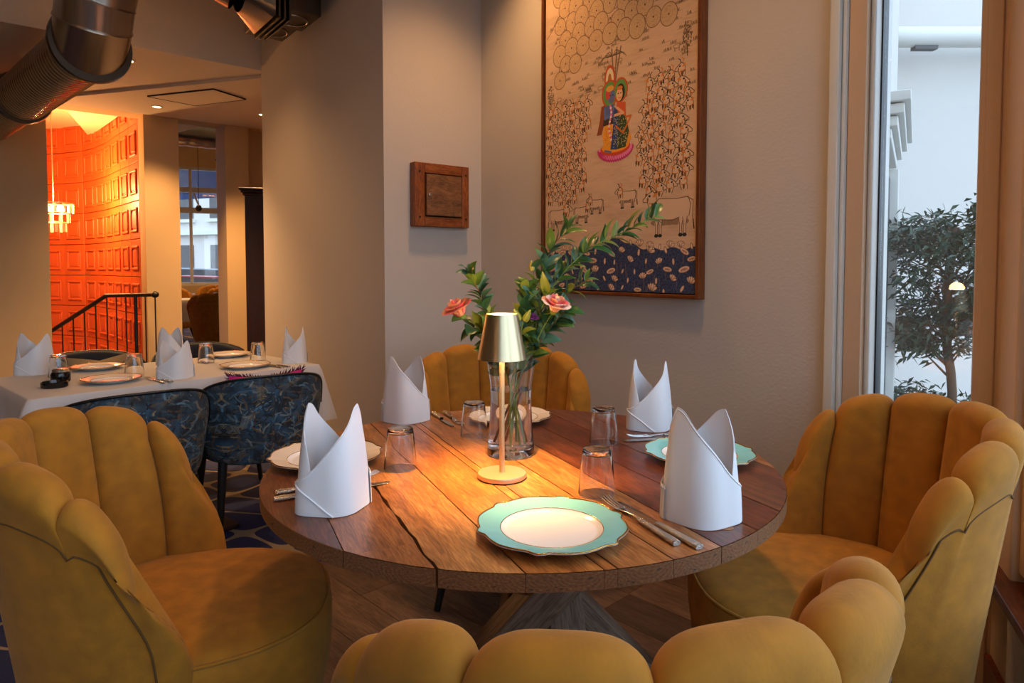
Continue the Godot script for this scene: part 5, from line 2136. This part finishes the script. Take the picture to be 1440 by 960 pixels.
func wood_box() -> void:
	var t := thing("key_cabinet", "small square wooden wall cabinet with a pale inset door", "cabinet", P(CORNER - WR * 0.29, 1.46))
	var org := P(CORNER - WR * 0.29, 1.46)
	var d := -WR
	var inn := -WL
	var add := func(n: String, s0: float, s1: float, o0: float, o1: float, ya: float, yb: float, m: Material, par: Node) -> Node:
		var mb := MB.new()
		bar(mb, CORNER, d, inn, s0, s1, o0, o1, ya, yb, 0.003)
		for i in mb.v.size():
			mb.v[i] -= org
		return obj(n, mb, m, par)
	add.call("frame_stile", 0.119, 0.165, 0.001, 0.052, 1.460, 1.795, M.box_wood, t)
	add.call("frame_stile", 0.400, 0.462, 0.001, 0.052, 1.460, 1.795, M.box_wood, t)
	add.call("frame_rail", 0.165, 0.400, 0.001, 0.052, 1.460, 1.512, M.box_wood, t)
	add.call("frame_rail", 0.165, 0.400, 0.001, 0.052, 1.742, 1.795, M.box_wood, t)
	add.call("back_board", 0.165, 0.400, 0.001, 0.02, 1.512, 1.742, M.grout, t)
	var dr: Node = add.call("door", 0.172, 0.394, 0.02, 0.060, 1.518, 1.736, M.box_door, t)
	var k := MB.new()
	var kp := P(CORNER + d * 0.376 + inn * 0.06, 1.628) - org
	var nx := Vector3(inn.x, 0, -inn.y)
	k.lathe([Vector2(0, 0), Vector2(0.008, 0), Vector2(0.011, 0.003), Vector2(0.010, 0.010), Vector2(0, 0.013)], 16, kp, Basis(Vector3.UP.cross(nx), nx, Vector3.UP))
	obj("lock", k, M.steel, dr)
	for s in [0.141, 0.432]:
		for y in [1.508, 1.747]:
			var c := MB.new()
			c.lathe([Vector2(0, 0), Vector2(0.006, 0), Vector2(0.006, 0.0015), Vector2(0, 0.0015)], 12, P(CORNER + d * s + inn * 0.052, y) - org, Basis(Vector3.UP.cross(nx), nx, Vector3.UP))
			obj("screw", c, M.black, t)

func car(label: String, at: Vector3, turn: float, body: Color) -> void:
	var t := thing("parked_car", label, "car", at, turn)
	var m := mat(body, 0.25)
	m.clearcoat_enabled = true
	var extr := func(pts: Array, w: float) -> MB:
		var mb := MB.new()
		var a := PackedVector3Array()
		var b := PackedVector3Array()
		for p in pts + [pts[0]]:
			a.push_back(Vector3(p.x, p.y, -w))
			b.push_back(Vector3(p.x, p.y, w))
		mb.grid([a, b])
		var tri := Geometry2D.triangulate_polygon(PackedVector2Array(pts))
		for s in [-w, w]:
			mb.patch()
			var f := mb.v.size()
			for p in pts:
				mb.vert(Vector3(p.x, p.y, s))
			for i in range(0, tri.size(), 3):
				mb.tri(f + tri[i], f + tri[i + 1], f + tri[i + 2])
		return mb
	obj("body", extr.call([Vector2(-2.1, 0.25), Vector2(2.1, 0.25), Vector2(2.15, 0.6), Vector2(2.0, 0.82), Vector2(1.0, 0.95), Vector2(-1.7, 1.0), Vector2(-2.1, 0.9)], 0.86), m, t)
	obj("cabin", extr.call([Vector2(1.0, 0.95), Vector2(0.35, 1.42), Vector2(-1.0, 1.47), Vector2(-1.75, 1.0)], 0.72), M.car_glass, t)
	obj("roof", extr.call([Vector2(0.38, 1.42), Vector2(-0.98, 1.47), Vector2(-1.0, 1.50), Vector2(0.3, 1.46)], 0.73), m, t)
	for x in [-1.3, 1.35]:
		for s in [-0.8, 0.8]:
			var w := MB.new()
			w.lathe([Vector2(0, -0.1), Vector2(0.31, -0.1), Vector2(0.32, 0.0), Vector2(0.31, 0.1), Vector2(0, 0.1)], 20, Vector3(x, 0.32, s), Basis(Vector3.UP, Vector3.BACK, Vector3.RIGHT))
			obj("wheel", w, M.black, t)

func outside() -> void:
	var g := MB.new()
	g.box(Vector3(0, -0.35, -10), Vector3(90, 0.2, 90), Basis.IDENTITY, 0.0)
	var gr := obj("pavement", g, M.pavement)
	struct(gr)
	# white neighbouring house seen through the first window
	var h := thing("neighbour_house", "white rendered house wall outside the window", "building", V(3.6, -0.25, 4.9))
	var a := MB.new()
	a.box(Vector3(0.8, 2.2, -0.2), Vector3(5.4, 4.6, 0.3))
	obj("wall", a, M.white_wall, h)
	var s := thing("side_facade", "white side facade with a moulded door cornice, seen edge-on through the window", "building", V(1.44, -0.25, 2.62))
	var o := V(1.44, -0.25, 2.62)
	var fd := (Vector2(2.66, 4.62) - Vector2(1.44, 2.62)).normalized()
	var fo := Vector2(-fd.y, fd.x)
	var F := Vector2(1.44, 2.62)
	var addb := func(n: String, s0: float, s1: float, o0: float, o1: float, y0: float, y1: float, m: Material):
		var mb := MB.new()
		bar(mb, F, fd, fo, s0, s1, o0, o1, y0, y1, 0.004)
		for i in mb.v.size():
			mb.v[i] -= o
		obj(n, mb, m, s)
	addb.call("wall", -0.1, 2.3, 0.0, 0.3, -0.2, 4.0, M.white_wall)
	addb.call("pilaster", 0.05, 0.30, -0.025, 0.0, -0.2, 1.75, M.frame_white)
	addb.call("door", 0.34, 1.0, -0.012, 0.0, -0.2, 1.7, M.slate)
	addb.call("door_frame", 0.98, 1.10, -0.05, 0.0, -0.2, 1.75, M.frame_white)
	for k in 4:
		addb.call("cornice", 0.1 - k * 0.02, 1.05 + k * 0.02, -0.04 - k * 0.022, 0.0, 1.76 + k * 0.045, 1.80 + k * 0.045, M.frame_white)
	# rolled awning
	var w := thing("rolled_awning", "white rolled awning cassette on the house wall outside", "awning", V(2.55, 2.86, 4.72))
	var c := MB.new()
	c.lathe([Vector2(0, -0.0), Vector2(0.06, 0), Vector2(0.07, 0.01), Vector2(0.07, 2.4), Vector2(0, 2.4)], 28, Vector3.ZERO, Basis(Vector3.UP, Vector3.RIGHT, Vector3.FORWARD))
	obj("cassette", c, M.frame_white, w)
	var e := MB.new()
	e.lathe([Vector2(0, -0.03), Vector2(0.068, -0.03), Vector2(0.078, -0.02), Vector2(0.078, 0.03), Vector2(0.07, 0.035)], 28, Vector3.ZERO, Basis(Vector3.UP, Vector3.RIGHT, Vector3.FORWARD))
	obj("end_cap", e, M.frame_white, w)
	var br := MB.new()
	br.box(Vector3(0.35, -0.075, 0.0), Vector3(0.16, 0.03, 0.06))
	obj("bracket", br, M.slate, w)
	tree(V(2.28, -0.25, 3.45))
	# street beyond the far windows
	var st := thing("street_building", "pale street building far beyond the dining room windows", "building", V(-10.0, -0.25, 27.0), -0.35)
	var sb := MB.new()
	sb.box(Vector3(0, 4.5, 0), Vector3(30, 9, 1))
	obj("facade", sb, M.white_wall, st)
	for i in range(-6, 7):
		for y in [1.6, 4.4]:
			var wi := MB.new()
			wi.box(Vector3(i * 1.9, y, 0.5), Vector3(1.0, 1.7, 0.08))
			obj("window", wi, M.slate, st)
			var sl := MB.new()
			sl.box(Vector3(i * 1.9, y - 0.95, 0.56), Vector3(1.2, 0.12, 0.2))
			obj("window_ledge", sl, M.frame_white, st)
	var co := MB.new()
	co.box(Vector3(0, 2.95, 0.6), Vector3(30, 0.18, 0.35))
	obj("string_course", co, M.frame_white, st)
	car("silver car parked in the street beyond the far windows", V(-8.9, -0.25, 20.0), 0.25, c8(170, 184, 198))
	car("red car parked just outside the far windows", V(-7.6, -0.45, 17.4), 0.25, c8(190, 60, 84))
	var pole := thing("street_post", "grey street post outside the far windows", "post", V(-8.15, -0.25, 18.6))
	var pm := MB.new()
	pm.lathe([Vector2(0, 0), Vector2(0.14, 0), Vector2(0.14, 0.3), Vector2(0.10, 0.35), Vector2(0.10, 6.0), Vector2(0, 6.0)], 16)
	obj("shaft", pm, M.slate, pole)
	var aw := thing("blue_awning", "blue shop awning above the far windows", "awning", V(-6.9, 3.0, 15.2), -0.42)
	var am := MB.new()
	am.box(Vector3(0, 0.32, 0), Vector3(4.0, 0.03, 1.2), Basis(Vector3.RIGHT, -0.45))
	obj("canopy", am, M.awning_blue, aw)
	var av := MB.new()
	av.box(Vector3(0, 0.1, -0.55), Vector3(4.0, 0.36, 0.015))
	obj("valance", av, M.awning_blue, aw)

func tree(at: Vector3) -> void:
	var t := thing("potted_tree", "bushy potted evergreen tree outside the window", "tree", at)
	var r := RandomNumberGenerator.new()
	r.seed = 31
	var pot := MB.new()
	pot.lathe([Vector2(0, 0), Vector2(0.16, 0), Vector2(0.21, 0.36), Vector2(0.22, 0.38), Vector2(0.20, 0.38), Vector2(0.19, 0.34), Vector2(0, 0.34)], 28)
	obj("pot", pot, M.slate, t)
	var tk := MB.new()
	tk.tube(bez([Vector3(0, 0.3, 0), Vector3(0.02, 0.8, 0.02), Vector3(-0.01, 1.2, 0), Vector3(0.02, 1.7, 0)], 14), 0.022, 8)
	obj("trunk", tk, M.bark, t)
	var fo := MB.new()
	var clumps := []
	for b in 46:
		var y := r.randf_range(1.02, 1.80)
		var rad := 0.34 * sqrt(maxf(0.05, 1.0 - pow((y - 1.5) / 0.50, 2.0)))
		var a := r.randf() * TAU
		clumps.append(Vector3(cos(a) * rad * r.randf_range(0.25, 1.0), y, sin(a) * rad * r.randf_range(0.25, 1.0)))
	for b in 12:
		var a := r.randf() * TAU
		clumps.append(Vector3(cos(a) * 0.16, r.randf_range(0.55, 0.80), sin(a) * 0.16))
	var br := MB.new()
	for c in clumps:
		br.tube([Vector3(0.0, c.y - 0.15, 0.0), c], [0.007, 0.002], 5, false)
		var out := Vector3(c.x, 0.1, c.z).normalized()
		for k in 120:
			var p: Vector3 = c + Vector3(r.randf_range(-1, 1), r.randf_range(-0.7, 0.7), r.randf_range(-1, 1)) * 0.11
			var d := (out * 0.7 + Vector3(r.randf_range(-1, 1), r.randf_range(-0.9, 0.6), r.randf_range(-1, 1))).normalized()
			var sd := d.cross(Vector3(r.randf(), 1, r.randf())).normalized() * 0.009
			var L := r.randf_range(0.05, 0.085)
			fo.patch()
			var i0 := fo.vert(p)
			var i1 := fo.vert(p + d * L * 0.5 + sd)
			var i2 := fo.vert(p + d * L + Vector3(0, -0.012, 0))
			var i3 := fo.vert(p + d * L * 0.5 - sd)
			fo.tri(i0, i1, i2)
			fo.tri(i0, i2, i3)
	obj("branches", br, M.bark, t)
	var f := obj("foliage", fo, M.tree_leaf, t)
	f.set_meta("kind", "stuff")

const LAMP_E := 0.85
const SPOT_E := 2.4
const CHAND_E := 3.2

func _ready() -> void:
	# camera: lens shifted down a little, almost level
	var cam := Camera3D.new()
	cam.name = "camera"
	cam.position = Vector3(0, 1.238, 0)
	cam.rotation_degrees.x = -2.4
	cam.near = 0.05
	cam.far = 200.0
	var sz := 0.05 * 960.0 / 930.0
	cam.set_frustum(sz, Vector2(0, -64.02 / 960.0 * sz), 0.05, 200.0)
	add_child(cam)
	cam.current = true
	# overcast daylight
	var we := WorldEnvironment.new()
	we.name = "environment"
	var env := Environment.new()
	env.background_mode = Environment.BG_SKY
	var sky := Sky.new()
	var sm := ProceduralSkyMaterial.new()
	sm.sky_top_color = c8(172, 200, 230)
	sm.sky_horizon_color = c8(200, 220, 240)
	sm.sky_curve = 0.3
	sm.ground_horizon_color = c8(190, 200, 210)
	sm.ground_bottom_color = c8(110, 112, 116)
	sm.sun_angle_max = 0.0
	sm.sky_energy_multiplier = 1.0
	sm.ground_energy_multiplier = 1.0
	sky.sky_material = sm
	env.sky = sky
	env.background_energy_multiplier = 3.6
	env.ambient_light_source = Environment.AMBIENT_SOURCE_SKY
	env.tonemap_mode = Environment.TONE_MAPPER_LINEAR
	env.tonemap_exposure = 1.25
	env.sdfgi_enabled = true
	env.ssao_enabled = true
	env.ssil_enabled = true
	we.environment = env
	add_child(we)
	rng.seed = 1
	materials()
	M.crystal = mat(Color(1.0, 0.92, 0.8, 0.35), 0.05)
	M.crystal.transparency = BaseMaterial3D.TRANSPARENCY_ALPHA
	M.bulb_glow = M.lamp_glow.duplicate()
	M.bulb_glow.emission_energy_multiplier = 30.0
	M.magenta = mat(c8(196, 22, 120), 0.8)
	M.fringe = mat(c8(84, 16, 48), 0.9)
	M.pale_cushion = mat(c8(196, 190, 182), 0.9)
	M.beige = mat(c8(150, 128, 92), 0.9)
	M.black_gloss = mat(c8(14, 13, 13), 0.12)
	M.car_glass = mat(c8(60, 74, 88), 0.1)
	M.awning_blue = mat(c8(34, 78, 140), 0.8)
	room()
	round_table()
	make_shell_chair("mustard velvet shell chair at the left, seat facing right", V(-0.80, 0.001, 1.50), face_to(Vector2(0.955, 0.298)))
	var src: Node3D = get_node("shell_chair")
	copy(src, "shell_chair", "mustard velvet shell chair at the right before the bay window", V(0.825, 0.001, 1.62), face_to(Vector2(-0.995, 0.09)))
	copy(src, "shell_chair", "mustard velvet shell chair in front, its back to the camera", V(0.128, 0.001, 0.895), face_to(Vector2(-0.27, 0.963)))
	copy(src, "shell_chair", "mustard velvet shell chair behind the vase, facing the camera", V(-0.05, 0.001, 2.62), face_to(Vector2(0.05, -1.0)))
	painting()
	wood_box()
	second_table()
	duct()
	back_things()
	settings()
	outside()
	# recessed ceiling spots: three in the passage, the rest over the dining corner
	downlight("passage ceiling spot nearest the duct", V(-2.706, 2.7, 4.726), SPOT_E * 2.4)
	downlight("passage ceiling spot before the pillar", V(-3.16, 2.675, 5.95), SPOT_E * 1.6)
	downlight("passage ceiling spot above the tall cupboard", V(-2.33, 2.675, 6.25), SPOT_E * 2.4)
	downlight("ceiling spot over the left side of the dining corner", V(-3.4, 3.2, 0.9), SPOT_E * 1.2)
	downlight("ceiling spot close to the passage wall", V(-1.55, 3.2, 3.0), SPOT_E * 0.2)
	downlight("ceiling spot between the duct and the passage", V(-2.2, 3.2, 3.95), SPOT_E * 0.9)
	downlight("ceiling spot near the alcove corner", V(-0.1, 3.2, 3.1), SPOT_E * 0.8)
	downlight("ceiling spot above the painting", V(0.35, 3.2, 2.0), SPOT_E * 0.6)
	downlight("ceiling spot above the front chair", V(-0.3, 3.2, 0.9), SPOT_E * 0.25)
	downlight("ceiling spot behind the camera", V(-2.6, 3.2, -1.9), SPOT_E * 2.6)
